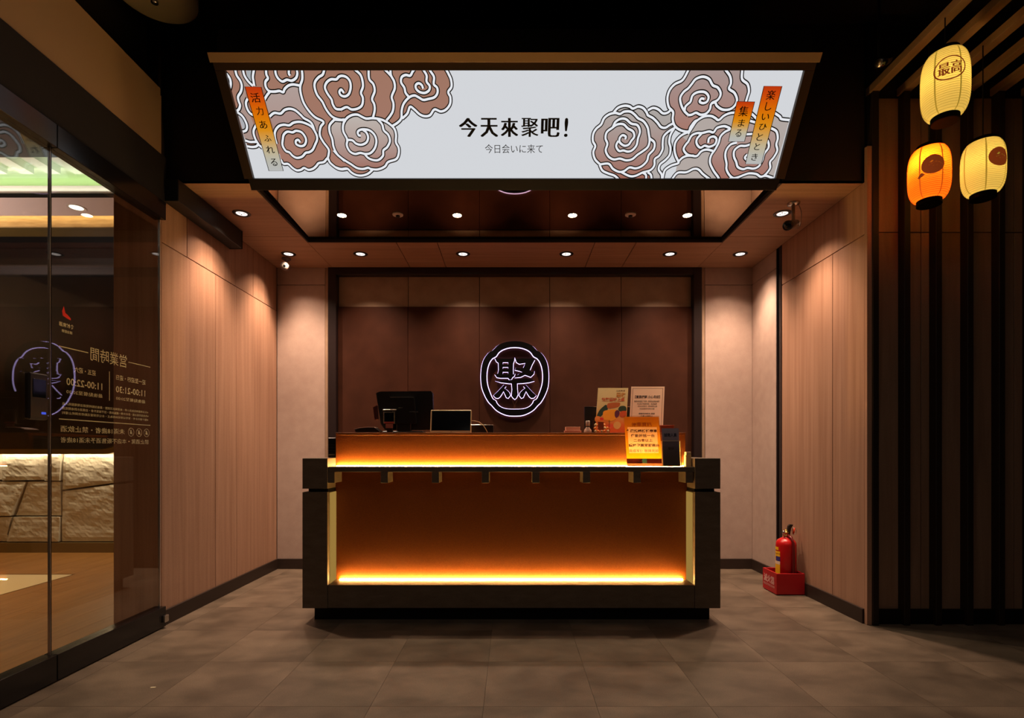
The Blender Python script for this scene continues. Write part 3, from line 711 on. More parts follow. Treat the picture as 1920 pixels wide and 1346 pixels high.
ZA = 6.118
def RA(ox):
    return lambda p: (ox+p[0]/ZA, 125+p[1]/ZA)
A_, B_, C_, D_ = RA(410), RA(630), RA(1100), RA(1290)
strokes = {
 'A': [[(40,50),(72,66),(102,92),(133,140),(142,200),(128,265)],
  [(192,30),(210,100),(250,160),(268,220),(258,285),(225,345),(234,400),(248,440),(235,488),(200,515)],
  [(280,30),(298,100),(340,165),(395,220)], [(408,30),(395,110),(402,165),(412,220)],
  [(335,365),(316,410),(325,470),(360,530),(415,565)],
  [(205,515),(268,560),(308,620),(328,680),(318,728),(280,745)],
  [(310,846),(360,862),(400,862),(435,862)], [(330,912),(380,920),(430,915),(460,897),(505,930)],
  [(430,670),(402,740),(420,820),(462,893)],
  [(545,30),(550,90),(568,132),(540,170),(540,220),(560,260),(592,283),(650,285),(700,278),(742,292),(760,255),(800,218),(850,204),(900,210),(937,217)],
  [(650,30),(660,90),(690,140),(735,170),(785,150),(840,160),(888,130),(905,80),(897,30)],
  [(808,30),(808,80),(822,102)], [(592,283),(555,330),(528,378)],
  [(955,30),(962,90),(960,150),(938,225),(945,310),(978,415),(1040,510),(1110,580),(1205,632),(1172,690),(1162,780),(1200,860),(1262,945),(1264,1000),(1252,1055)],
  [(585,572),(640,530),(712,537),(760,495),(820,482),(880,500),(940,550),(980,590),(1050,630),(1080,670),(1100,730)],
  [(668,885),(648,810),(650,740),(690,683),(750,665),(812,672),(860,642),(930,632),(1000,650),(1070,690),(1120,770),(1132,830),(1110,890),(1080,952),(1040,980),(1000,988),(960,1030),(900,1045),(850,1020),(815,983),(770,963),(735,900),(738,830),(750,778),(790,745),(850,752),(890,735),(950,750),(992,800),(1005,850),(985,898),(940,910),(893,888),(887,852),(915,838),(938,868)],
  [(715,1065),(745,1112),(800,1115),(850,1160),(900,1188),(950,1180),(982,1160),(1030,1182),(1080,1172),(1120,1140),(1150,1105),(1210,1092),(1252,1050),(1280,1100),(1350,1158),(1407,1178),(1476,1170)],
  [(1215,30),(1195,90),(1150,120),(1110,170),(1102,230),(1130,320),(1190,400),(1230,480),(1280,550),(1330,588),(1400,608),(1440,605)],
  [(1330,605),(1275,670),(1275,750),(1305,830),(1320,920),(1360,1000),(1407,1045),(1446,1080)]],
 'B': [[(60,490),(125,463),(180,490),(250,480),(300,440),(310,360),(288,300),(310,230),(305,160),(280,90),(215,30)],
  [(60,490),(0,482),(-35,430),(-50,375),(-95,310),(-125,240),(-106,182),(-56,145),(5,145),(35,115),(75,105),(125,122),(162,170),(170,240),(150,310),(108,340),(62,330),(40,292),(62,262),(92,300)],
  [(375,30),(382,140),(430,200),(445,280),(415,370),(440,430),(445,500),(425,585)],
  [(625,30),(632,100),(668,170),(675,250),(640,345),(660,420),(655,500),(625,560),(580,615)], [(560,30),(605,75),(632,105)],
  [(-15,607),(60,612),(110,605),(140,578),(190,553),(250,550),(300,575),(350,595),(420,590),(500,600),(560,622),(620,660),(670,712),(690,780),(688,865),(720,930),(720,1000),(690,1060),(600,1092),(560,1145),(480,1178),(400,1172),(370,1158),(310,1172),(240,1160),(170,1115),(100,1072),(30,1020),(-26,960)],
  [(115,600),(85,660),(85,740),(130,832),(125,900),(160,970),(220,1000),(280,988),(340,1000),(400,988),(448,930),(465,850),(442,780),(390,732),(330,718),(275,725),(250,752),(262,785),(285,790)],
  [(310,725),(350,755),(370,810),(350,868),(290,895),(230,880),(190,845),(130,838)],
  [(480,605),(530,660),(550,730),(600,780),(620,850),(590,920),(545,960),(540,1020),(490,1068),(430,1070),(370,1045),(330,1000)],
  [(4,1155),(60,1172),(130,1168),(180,1213),(240,1243),(310,1246),(370,1225),(420,1183)],
  [(648,680),(710,640),(750,590),(755,500),(780,420),(840,352),(900,330),(950,352),(1000,380),(1060,370),(1130,350),(1165,300),(1160,240),(1122,200),(1125,120),(1090,60),(1070,30)],
  [(840,350),(800,300),(785,240),(748,180),(755,120),(800,95),(852,102),(880,55),(900,30)],
  [(1000,30),(1040,100),(1040,170),(1075,220),(1068,270),(1020,300),(960,290),(920,252),(917,210),(950,190),(985,212),(1000,252)],
  [(760,595),(820,535),(850,460),(900,490),(960,545),(1020,568),(1080,555),(1130,490),(1200,513),(1260,493),(1308,430),(1312,350),(1288,290),(1325,230),(1320,150),(1290,80),(1262,30)]],
 'C': [[(375,1300),(320,1250),(250,1225),(180,1190),(148,1125)],
  [(150,1120),(250,1112),(300,1170),(370,1205),(430,1195),(490,1155),(560,1165),(630,1140),(690,1080),(710,1012),(768,945),(775,870),(718,820)],
  [(150,1118),(95,1060),(75,980),(98,910),(70,850),(75,770),(110,710),(165,662),(200,590),(260,545),(330,530),(380,542),(430,515),(500,515),(550,550),(590,592),(650,625),(695,690),(710,760),(720,850),(700,920),(640,970),(580,1010),(520,1060),(450,1073),(380,1053),(310,1063),(250,1030),(217,960),(237,885),(215,820),(230,750),(290,702),(350,662),(420,660),(472,707),(530,742),(545,800),(510,850),(480,893),(430,905),(380,868),(377,820),(410,785),(448,802),(440,832)],
  [(300,690),(330,632),(390,597),(450,602),(510,652),(580,670),(610,740),(588,820),(570,900),(520,958),(470,973),(420,960),(370,965),(337,910),(360,850)],
  [(310,522),(360,470),(430,447),(490,455),(530,480),(590,457),(650,477),(690,530),(702,557),(760,590),(810,640),(850,690),(900,700),(950,670),(995,648)],
  [(700,500),(760,472),(820,490),(870,533),(920,530),(965,498)],
  [(1170,30),(1100,152),(1010,200),(950,270),(925,360),(940,460),(990,520),(985,600),(1010,680),(1080,730),(1165,742),(1190,690),(1235,630),(1265,615)],
  [(1010,700),(940,740),(882,800),(870,880),(868,950),(830,1020),(780,1060),(775,1130),(730,1185),(640,1213),(560,1250),(490,1253),(400,1210)],
  [(1000,712),(960,780),(945,860),(960,930),(950,1010),(900,1070),(840,1120),(825,1180),(858,1235),(862,1300)],
  [(1160,750),(1080,790),(1020,860),(1005,940),(1020,1020),(1052,1092),(1040,1110),(970,1132),(900,1180),(878,1240),(868,1300)],
  [(1050,1090),(1095,1045),(1150,1022),(1225,1020)],
  [(970,1300),(1040,1217),(1140,1210),(1224,1172),(1280,1178),(1332,1230),(1410,1290)],
  [(640,1213),(678,1240),(680,1300)], [(700,1210),(735,1240),(745,1300)]],
 'D': [[(0,555),(40,550),(90,528),(140,550),(200,540),(248,490),(268,420),(340,380),(373,310),(340,240),(282,212),(240,142),(170,115),(90,140),(40,200),(0,248),(-52,290),(-92,360),(-75,450),(-42,510),(0,553)],
  [(-42,510),(-38,485),(-30,455),(0,425),(28,398),(50,330),(110,292),(190,292),(233,340),(218,398),(170,418),(132,400),(150,365),(185,370)],
  [(425,30),(480,110),(490,190),(468,252),(530,300),(560,380),(530,450),(470,490),(390,490),(330,450),(308,410),(270,420)],
  [(620,30),(618,142),(680,200),(697,280),(680,340),(662,400)],
  [(0,770),(50,690),(100,620),(180,572),(260,565),(310,588),(350,612),(410,562),(480,532),(560,525)],
  [(720,535),(760,570),(800,620)], [(700,618),(780,642)], [(990,530),(1050,572),(1070,600),(1160,612)],
  [(0,862),(40,790),(100,762),(160,760),(240,742),(290,752),(330,702),(400,682),(445,690),(480,715),(420,748),(370,800),(350,870),(308,950),(262,1020),(250,1100),(290,1190),(340,1260),(360,1300)],
  [(155,765),(100,830),(100,888),(140,928),(190,905),(240,918),(305,890),(325,830),(290,800),(240,820),(230,872)],
  [(0,862),(-32,900),(-52,950),(-12,1005),(50,1022),(102,1022),(150,970),(210,950),(285,965)],
  [(560,870),(490,890),(440,950),(425,1020),(440,1110),(440,1180),(480,1250),(530,1285)], [(650,775),(760,770)],
  [(740,880),(660,907),(590,910),(530,960),(525,1030),(550,1090),(570,1150),(630,1175),(680,1160),(750,1168),(810,1140),(850,1070),(870,1000),(920,930),(920,870),(895,825)],
  [(680,1005),(650,1040),(680,1075)],
  [(940,700),(1010,740),(1027,820),(1010,890),(1022,960),(980,1040),(938,1092),(940,1160),(900,1220),(868,1250)],
  [(470,1285),(560,1270),(640,1240),(700,1222),(780,1230),(830,1260),(890,1250),(970,1275)]]}
FR = {'A': A_, 'B': B_, 'C': C_, 'D': D_}
def c2(t, b): return (rgb(*t), rgb(*b))
fills = [
 ('A', [(40,30),(1407,30),(2616,30),(2666,150),(2672,230),(2634,290),(2658,350),(2654,430),(2606,493),(2546,513),(2476,490),(2426,555),(2366,568),(2306,545),(2246,490),(2196,460),(2166,535),(2106,595),(2056,640),(1994,680),(2020,715),(2036,780),(2034,865),(2066,930),(2066,1000),(2036,1060),(1946,1092),(1906,1145),(1826,1178),(1768,1183),(1716,1225),(1656,1246),(1586,1243),(1526,1213),(1476,1168),(1407,1178),(1350,1158),(1280,1100),(1252,1050),(1210,1092),(1150,1105),(1120,1140),(1080,1172),(1030,1182),(982,1160),(950,1180),(900,1188),(850,1160),(800,1115),(745,1112),(715,1065),(700,1000),(505,930),(460,897),(430,915),(380,920),(330,912)], c2((178,132,112), (184,134,118))),
 ('A', [(240,30),(258,150),(275,220),(268,290),(235,345),(245,400),(255,440),(240,490),(215,515),(268,560),(308,620),(328,680),(318,728),(280,745),(310,846),(360,862),(435,862),(405,760),(415,690),(330,480),(316,410),(310,300),(395,220),(340,165),(298,100),(280,30)], c2((190,164,152), (186,158,150))),
 ('A', [(310,30),(325,110),(350,155),(400,215),(390,120),(405,30)], c2((185,190,194), (190,194,198))),
 ('A', [(215,520),(268,560),(308,620),(328,680),(318,728),(280,745)], c2((190,190,196), (195,195,200))),
 ('A', [(600,300),(555,335),(530,400),(590,560),(640,530),(712,537),(760,495),(820,482),(880,500),(940,550),(980,590),(1050,630),(1080,670),(1110,740),(1160,760),(1172,690),(1200,640),(1110,580),(1040,510),(978,415),(945,310),(937,225),(900,212),(850,206),(800,218),(760,255),(742,292),(700,280)], c2((196,176,170), (192,160,150))),
 ('A', [(590,572),(640,532),(712,539),(760,498),(820,484),(880,502),(940,552),(980,592),(1050,632),(1080,672),(1090,700),(1000,650),(930,632),(860,642),(812,672),(750,665),(690,683),(640,740)], c2((188,156,150), (184,150,142))),
 ('B', [(110,605),(140,578),(190,553),(250,550),(300,575),(350,595),(420,590),(500,600),(560,622),(620,660),(670,712),(690,780),(688,865),(720,930),(720,1000),(690,1060),(600,1092),(560,1145),(480,1178),(400,1172),(370,1158),(310,1172),(240,1160),(170,1115),(100,1072),(30,1020),(-26,960),(-41,830),(-71,750),(-71,670),(-16,607)], c2((214,206,200), (178,124,110))),
 ('B', [(115,600),(85,660),(85,740),(130,832),(125,900),(160,970),(220,1000),(280,988),(340,1000),(400,988),(448,930),(540,1000),(545,960),(590,920),(620,850),(600,780),(550,730),(530,660),(480,605),(350,595),(250,550),(190,553)], c2((212,203,196), (192,158,148))),
 ('C', [(150,1118),(95,1060),(75,980),(98,910),(70,850),(75,770),(110,710),(165,662),(200,590),(260,545),(360,470),(430,447),(530,480),(590,457),(650,477),(702,557),(760,590),(810,640),(850,690),(900,700),(950,670),(1000,700),(940,740),(882,800),(870,880),(868,950),(830,1020),(780,1060),(775,1130),(730,1185),(740,1290),(375,1290),(250,1225),(180,1190)], c2((196,190,186), (176,116,100))),
 ('C', [(700,500),(760,472),(820,490),(870,533),(920,530),(965,498),(990,540),(985,600),(1000,650),(950,670),(900,700),(850,690),(810,640),(760,590),(702,557)], c2((192,186,182), (190,180,174))),
 ('C', [(1000,712),(1010,700),(940,740),(882,800),(870,880),(868,950),(830,1020),(780,1060),(775,1130),(735,1190),(745,1300),(862,1300),(858,1235),(825,1180),(840,1120),(900,1070),(950,1010),(960,930),(945,860),(960,780)], c2((196,192,190), (198,190,186))),
 ('C', [(1170,30),(1100,152),(1010,200),(950,270),(925,360),(940,460),(990,520),(985,600),(1010,680),(1080,730),(1165,742),(1262,620),(1342,572),(1422,565),(1512,612),(1642,532),(1740,520),(1840,400),(1859,280),(1842,200),(1780,142),(1782,30)], c2((184,164,160), (186,134,120))),
 ('D', [(-162,1300),(-120,1092),(-130,1020),(-157,940),(-142,860),(-82,790),(-2,750),(50,690),(100,620),(180,572),(260,565),(350,612),(410,562),(480,532),(740,540),(800,620),(990,530),(1070,600),(1160,612),(970,1300)], c2((198,186,180), (200,188,182))),
 ('D', [(0,862),(40,790),(100,762),(160,760),(240,742),(290,752),(330,702),(400,682),(480,715),(420,748),(370,800),(350,870),(308,950),(285,965),(210,950),(150,970),(102,1022),(50,1022),(-12,1020),(-105,1050),(-140,1020),(-157,940),(-142,860),(-82,790)], c2((190,160,150), (176,122,110))),
 ('D', [(480,715),(420,748),(370,800),(350,870),(308,950),(262,1020),(250,1100),(290,1190),(340,1260),(360,1300),(470,1290),(560,1270),(700,1222),(780,1230),(868,1250),(900,1220),(940,1160),(938,1092),(980,1040),(1022,960),(1010,890),(1027,820),(1010,740),(940,700),(800,650),(700,620)], c2((196,176,170), (182,124,110))),
]
def clip_panel(bm):
    for co, no in (((sx0, 0, 0), (-1, 0, 0)), ((sx1, 0, 0), (1, 0, 0)), ((0, 0, 0), (0, -1, 0)), ((0, SH, 0), (0, 1, 0))):
        bmesh.ops.bisect_plane(bm, geom=bm.verts[:]+bm.edges[:]+bm.faces[:], plane_co=co, plane_no=no, clear_outer=True)
PRINT = vcol_emission('cloud_print', 0.78)
def tinted(name, bm, tints, mat, parent):
    """tints: function of local 2D point -> colour; written before the frame transform"""
    o = obj(name, bm, mat, parent)
    return o
for i, (r, pts, (ct, cbm)) in enumerate(fills):
    pp = [sgn(*FR[r](p)) for p in [Vector(q) for q in pts]]
    bm = bmesh.new(); poly(bm, pp); clip_panel(bm)
    if not bm.faces: continue
    ys = [v.co.y for v in bm.verts]; y0, y1 = min(ys), max(ys)
    lay = bm.verts.layers.float_color.new('tint')
    for v in bm.verts:
        t = (v.co.y-y0)/(y1-y0); v[lay] = [cbm[k]*(1-t)+ct[k]*t for k in range(4)]
    obj('cloud_fill', to_frame(bm, sf, 0.0006+0.00012*i), PRINT, sign)
NAVY = principled('navy_print', (0.006, 0.008, 0.016, 1), 0.6)
WLINE = emission('white_line_print', (0.93, 0.95, 1, 1), 0.86)
for r, L in strokes.items():
    for s in L:
        pp = [Vector(sgn(*FR[r](p))) for p in catmull([Vector(q) for q in s], 5)]
        for nm, wd_, hh_, mt_ in (('cloud_outline', 0.0114, 0.0030, NAVY), ('cloud_line', 0.0058, 0.0034, WLINE)):
            bm = ribbon(bmesh.new(), pp, wd_); clip_panel(bm)
            if bm.faces: obj(nm, to_frame(bm, sf, hh_), mt_, sign)
            else: bm.free()
INK = principled('black_ink', (0.004, 0.004, 0.006, 1), 0.5)
def sbox(u0, u1, v0, v1):
    a, b = sgn(u0, v1), sgn(u1, v0); return a[0], b[0], a[1], b[1]
def stext(s, u0, u1, v0, v1, bold=0.0, smear=0.0, mat=None, h=0.0040):
    x0, _ = sgn(u0, (v0+v1)/2); x1, _ = sgn(u1, (v0+v1)/2); _, y0 = sgn(960, v1); _, y1 = sgn(960, v0)
    return text_on('lettering', s, sf, x0, x1, y0, y1, mat or INK, sign, h, bold, smear)
for s, a, b, sm in (('今', 862, 894, .10), ('天', 902, 932.5, .10), ('來', 940, 970.5, .085), ('聚', 978, 1009, .055), ('吧', 1015.5, 1048.5, .08), ('!', 1059, 1064, .4)):
    stext(s, a, b, 221, 256.5, 0.0, sm*0.95)
stext('今日会いに来て', 909.5, 1017.5, 270.5, 287, -0.006, 0.002)
# three orange title strips
def strip(corners, chars, size, name='title_strip'):
    bm = bmesh.new(); P4 = [sgn(*c) for c in corners]
    N = 8; rows = []
    lay = bm.verts.layers.float_color.new('tint')
    cols = [(206,60,16), (226,84,12), (238,112,8), (240,136,10), (240,156,30), (226,176,96), (214,198,160), (205,203,190), (205,206,205)]
    for k in range(N+1):
        t = k/N; l = [P4[0][i]*(1-t)+P4[3][i]*t for i in range(2)]; r = [P4[1][i]*(1-t)+P4[2][i]*t for i in range(2)]
        row = []
        for q in (l, r):
            v = bm.verts.new((q[0], q[1], 0)); v[lay] = rgb(*cols[k]); row.append(v)
        rows.append(row)
    for a, b in zip(rows, rows[1:]): bm.faces.new((a[0], b[0], b[1], a[1]))
    o = obj(name, to_frame(bm, sf, 0.0040), PRINT, sign, label='orange to white paper strip with vertical lettering')
    bm = bmesh.new(); ribbon(bm, [Vector(p) for p in P4], 0.0018, True); obj('strip_border', to_frame(bm, sf, 0.0043), NAVY, sign)
    for ch, (u, v), (w, h) in chars:
        stext(ch, u-w/2, u+w/2, v-h/2, v+h/2, 0.0, 0.03, h=0.0046)
cA = lambda x, y: (410+x/ZA, 125+y/ZA); cD = lambda x, y: (1290+x/ZA, 125+y/ZA)
strip([cA(303,228), cA(492,234), cA(745,1195), cA(580,1195)],
      [('活', cA(425,355), (17, 18)), ('力', cA(475,507), (13, 16)), ('あ', cA(515,665), (14, 15)), ('ふ', cA(563,820), (13, 12)), ('れ', cA(595,950), (15, 14)), ('る', cA(637,1095), (12, 14))], 1)
strip([cD(868,222), cD(1075,224), cD(838,1118), cD(655,1115)],
      [('楽', cD(948,325), (16, 18)), ('し', cD(920,455), (12, 16)), ('い', cD(885,575), (14, 12)), ('ひ', cD(855,690), (14, 12)), ('と', cD(820,805), (11, 14)), ('と', cD(790,915), (10, 13)), ('き', cD(760,1035), (11, 13))], 1)
strip([cD(560,398), cD(762,402), cD(645,858), cD(460,858)],
      [('集', cD(635,510), (17, 19)), ('ま', cD(610,645), (12, 14)), ('る', cD(577,762), (11, 14))], 1)

# ================================================================ BACKLIT LOGO on the back wall
YW = 4.715
lg = thing('wall_logo', 'black backlit oval emblem with one large character on the back wall', 'logo sign', (0.025, YW, 1.66))
def lz(p): u, v = 880+p[0]/7.476, 620+p[1]/7.476; return Vector(((u-VPX)*YW/FPX, EYE-(v-VPY)*YW/FPX))
mir = lambda L: [(1274-x, y) for x, y in L]
ro = [(637,160),(720,166),(800,185),(880,225),(948,292),(1000,320),(1060,400),(1095,500),(1108,650),(1095,800),(1050,920),(1000,1005),(955,1050),(900,1110),(830,1155),(740,1188),(637,1195)]
ri = [(637,238),(720,245),(800,270),(860,310),(900,366),(950,395),(990,450),(1020,540),(1030,650),(1020,760),(985,870),(945,960),(905,985),(885,1025),(840,1070),(760,1100),(637,1106)]
def full(h): return h+[(1274-x, y) for x, y in h[-2:0:-1]]
LH = emission('logo_halo', (0.66, 0.50, 1.0, 1), 3.4)
LB = principled('logo_black', (0.003, 0.003, 0.004, 1), 0.6, spec=0.04)
def extr(bm_out, loops, y0, y1):
    """loops: outer then optional inner loop, same count -> solid ring; or single outline -> solid"""
    if len(loops) == 2:
        A, Bq = loops; n = len(A)
        va = [[bm_out.verts.new((p[0], y, p[1])) for p in A] for y in (y0, y1)]; vb = [[bm_out.verts.new((p[0], y, p[1])) for p in Bq] for y in (y0, y1)]
        for i in range(n):
            j = (i+1) % n
            bm_out.faces.new((va[0][i], va[0][j], vb[0][j], vb[0][i])); bm_out.faces.new((va[1][j], va[1][i], vb[1][i], vb[1][j]))
            bm_out.faces.new((va[0][j], va[0][i], va[1][i], va[1][j])); bm_out.faces.new((vb[0][i], vb[0][j], vb[1][j], vb[1][i]))
    else:
        prism(bm_out, loops[0], y0, y1, 'xz')
    return bm_out
RO = [lz(p) for p in full(ro)]; RI = [lz(p) for p in full(ri)]
def rs(h):
    return h
def resample(P, n):
    L = [0]
    Q = P+[P[0]]
    for a, b in zip(Q, Q[1:]): L.append(L[-1]+(b-a).length)
    out = []
    for k in range(n):
        t = L[-1]*k/n; i = max(j for j in range(len(L)) if L[j] <= t+1e-12); i = min(i, len(P)-1)
        f = (t-L[i])/(L[i+1]-L[i]); out.append(Q[i]*(1-f)+Q[i+1]*f)
    return out
sm = lambda pts: [lz(p) for p in catmull([Vector(q) for q in pts], 3, True)]
RO, RI = sm(full(ro)), sm(full(ri))
obj('ring', extr(bmesh.new(), [RO, RI], YW-0.045, YW-0.020), LB, lg)
hal = bmesh.new()
def halo(P, w): ribbon(hal, P, w, True)
halo(RO, 0.0058); halo(RI, 0.0058)
ear = [(363,400),(395,397),(450,403),(600,400),(636,385),(630,425),(615,470),(613,560),(615,622),(640,612),(630,642),(602,662),(590,690),(562,692),(542,668),(440,668),(388,660),(360,622),(400,614),(413,560),(410,460),(382,440)]
yu = [(645,398),(670,403),(740,396),(840,402),(898,394),(913,420),(880,480),(847,560),(872,587),(910,575),(903,612),(860,655),(780,625),(720,655),(640,664),(690,620),(745,588),(700,570),(640,556),(650,530),(720,536),(757,530),(785,460),(700,472),(660,450)]
leaf = [(365,710),(450,706),(560,700),(700,685),(790,675),(860,685),(907,712),(840,730),(740,742),(660,745),(560,745),(440,730)]
post = [(592,738),(670,738),(672,830),(680,900),(660,945),(638,966),(612,945),(592,915),(600,830)]
man = [(487,765),(512,790),(490,812),(530,840),(563,875),(575,910),(545,950),(520,940),(505,905),(480,853),(455,895),(432,930),(405,950),(370,945),(340,915),(400,858)]
shapes = [ear, yu, leaf, post, man, mir(man)]
ch = bmesh.new()
for s in shapes:
    P = [lz(p) for p in s]
    if s is not ear: prism(ch, P, YW-0.045, YW-0.020, 'xz')
    halo(P, 0.0041)
# the ear part has three windows: built from bars
def lbar(x0, y0, x1, y1): 
    a, b = lz((x0, y1)), lz((x1, y0)); box(ch, a.x, b.x, YW-0.045, YW-0.020, a.y, b.y)
prism(ch, [lz(p) for p in [(363,400),(395,397),(450,403),(470,403),(470,668),(440,668),(388,660),(360,622),(400,614),(413,560),(410,460),(382,440)]], YW-0.045, YW-0.020, 'xz')
prism(ch, [lz(p) for p in [(545,402),(600,400),(636,385),(630,425),(615,470),(613,560),(615,622),(640,612),(630,642),(602,662),(590,690),(562,692),(545,668)]], YW-0.045, YW-0.020, 'xz')
for a, b in ((402, 450), (482, 516), (546, 584), (616, 668)): lbar(470, a, 545, b)
for y0, y1 in ((450, 482), (516, 546), (584, 616)):
    halo([lz(p) for p in ((470, y0), (545, y0), (545, y1), (470, y1))], 0.003)
obj('character', ch, LB, lg)
fr_w = Frame((0, YW-0.014, 0), (1, 0, 0), (0, 0, 1))
obj('halo_light', to_frame(hal, fr_w, 0.0), LH, lg)
stand = bmesh.new()
for p in ((637, 198), (637, 1150), (1068, 650), (206, 650), (440, 540), (820, 440), (636, 850), (400, 910), (870, 910)):
    q = lz(p); lathe(stand, [(0.004, YW-0.001), (0.004, YW-0.020)], 8, (q.x, 0, q.y), 'y')
obj('standoff', stand, STEEL, lg)['kind'] = 'stuff'

# ================================================================ LANTERNS
def paper_mat(name, col, es, trans=0.5):
    m = bpy.data.materials.new(name); m.use_nodes = True; nt = m.node_tree; N = nt.nodes; N.clear()
    d = N.new('ShaderNodeBsdfDiffuse'); t = N.new('ShaderNodeBsdfTranslucent'); e = N.new('ShaderNodeEmission')
    d.inputs[0].default_value = col; t.inputs[0].default_value = col; e.inputs[0].default_value = col; e.inputs[1].default_value = es
    mx = N.new('ShaderNodeMixShader'); mx.inputs[0].default_value = trans
    ad = N.new('ShaderNodeAddShader'); o = N.new('ShaderNodeOutputMaterial'); L = nt.links
    L.new(d.outputs[0], mx.inputs[1]); L.new(t.outputs[0], mx.inputs[2]); L.new(mx.outputs[0], ad.inputs[0]); L.new(e.outputs[0], ad.inputs[1]); L.new(ad.outputs[0], o.inputs[0])
    return m
PY = paper_mat('yellow_paper', (0.66, 0.50, 0.125, 1), 0.42)
PO = paper_mat('orange_paper', (0.95, 0.235, 0.012, 1), 0.36)
LCAP = principled('lantern_cap', (0.0012, 0.0008, 0.0008, 1), 0.7, spec=0.04)
LBR = principled('lantern_brown_ink', (0.16, 0.025, 0.004, 1), 0.7, emis=(0.24, 0.038, 0.006, 1), es=0.6)
LSEAM_Y = principled('lantern_seam', (0.40, 0.26, 0.03, 1), 0.7, emis=(0.5, 0.33, 0.03, 1), es=0.55)
LSEAM_O = principled('lantern_seam_orange', (0.45, 0.09, 0.005, 1), 0.7, emis=(0.75, 0.15, 0.006, 1), es=0.5)
RIBY = paper_mat('rib_yellow', (0.52, 0.37, 0.075, 1), 0.42); RIBO = paper_mat('rib_orange', (0.80, 0.13, 0.006, 1), 0.36)
def lantern(label, loc, R, H, paper, seam, emblem, az, light, ccol, zbulb, cord_top):
    t = thing('paper_lantern', label, 'lantern', loc, 'paper lanterns hanging by the slatted wall')
    n = 22
    def rad(z):      # z in -H/2..H/2
        q = abs(2*z/H); return R*(0.56+0.44*(1-q**3.2)**0.55) if q < 1 else R*0.56
    prof = []
    for i in range(n*2+1):
        z = -H/2+H*i/(2*n); prof.append((rad(z)-(0.0042 if i % 2 else 0.0), z))
    obj('paper_shade', lathe(bmesh.new(), prof, 40, cap=False), paper, t, world=False, smooth=True)
    hb_ = bmesh.new()
    for q in range(1, 30):
        z = -H/2+H*q/30; r1 = rad(z)+0.0003
        for a_, b_ in ((0.0, 0.0016), ):
            va = [hb_.verts.new((r1*math.cos(k*math.pi/18), r1*math.sin(k*math.pi/18), z-0.0011)) for k in range(36)]
            vb = [hb_.verts.new(((rad(z)+0.0012)*math.cos(k*math.pi/18), (rad(z)+0.0012)*math.sin(k*math.pi/18), z)) for k in range(36)]
            vc = [hb_.verts.new((r1*math.cos(k*math.pi/18), r1*math.sin(k*math.pi/18), z+0.0011)) for k in range(36)]
            for k in range(36):
                j = (k+1) % 36; hb_.faces.new((va[k], va[j], vb[j], vb[k])); hb_.faces.new((vb[k], vb[j], vc[j], vc[k]))
    obj('bamboo_rib', hb_, RIBY if seam is LSEAM_Y else RIBO, t, world=False)['kind'] = 'stuff'
    rc = R*0.60
    obj('cap', lathe(bmesh.new(), [(rc*0.8, H/2+0.016), (rc, H/2+0.014), (rc, H/2-0.006), (rc*0.9, H/2-0.006)], 32), LCAP, t, world=False, label='black top ring')
    bm = lathe(bmesh.new(), [(rc*0.8, -H/2+0.004), (rc, -H/2+0.004), (rc, -H/2-0.022), (rc*0.93, -H/2-0.024)], 32)
    obj('cap', bm, LCAP, t, world=False, label='black bottom ring')
    obj('cord', lathe(bmesh.new(), [(0.003, H/2+0.016), (0.003, cord_top-loc[2])], 8), BLACK, t, world=False)
    def on(x, z, e=0.0028):
        r = rad(z)+e; a = az+x/R; return Vector((r*math.cos(a), r*math.sin(a), z))
    sb = bmesh.new()
    for k in range(6):
        a0 = az+0.45+k*math.pi/3
        prev = None
        for i in range(25):
            z = -H/2+H*i/24; r = rad(z)+0.0006
            pr_ = [sb.verts.new((r*math.cos(a0+d), r*math.sin(a0+d), z)) for d in (-0.035, 0.035)]
            if prev: sb.faces.new((prev[0], prev[1], pr_[1], pr_[0]))
            prev = pr_
    obj('seam', sb, seam, t, world=False)
    bm = bmesh.new()
    if emblem == 'text':
        zc_ = H*0.09; a_, b_ = R*0.62, H*0.175
        P = [(a_*math.cos(k*math.pi/20), b_*math.sin(k*math.pi/20)) for k in range(40)]
        ribbon(bm, [Vector(p) for p in P], 0.0028, True)
        for v in bm.verts: v.co = on(v.co.x, v.co.y+zc_)
        obj('emblem_ring', bm, LBR, t, world=False)
        bm = text_bm('最高', 0.0, 0.035); bmesh.ops.subdivide_edges(bm, edges=bm.edges[:], cuts=2); bmesh.ops.triangulate(bm, faces=bm.faces[:])
        for v in bm.verts: v.co = on((v.co.x-0.5)*R*0.92, (v.co.y-0.5)*H*0.19+zc_)
        obj('lettering', bm, LBR, t, world=False)
    else:
        zc_ = H*0.05; r0 = R*0.52
        rings = [[bm.verts.new(on(r0*q/5*math.cos(k*math.pi/14), zc_+r0*q/5*math.sin(k*math.pi/14))) for k in range(28)] for q in range(1, 6)]
        c0 = bm.verts.new(on(0, zc_))
        for k in range(28): bm.faces.new((c0, rings[0][k], rings[0][(k+1) % 28]))
        for ra, rb_ in zip(rings, rings[1:]):
            for k in range(28): bm.faces.new((ra[k], rb_[k], rb_[(k+1) % 28], ra[(k+1) % 28]))
        # small tail of the pot handle
        tl = [(-0.50, -0.32), (-0.72, -0.55), (-0.62, -0.62), (-0.34, -0.48)]
        if emblem == 'disc2': bm.faces.new([bm.verts.new(on(x*R, zc_+y*R)) for x, y in tl])
        obj('emblem_disc', bm, LBR, t, world=False)
        bm = bmesh.new()
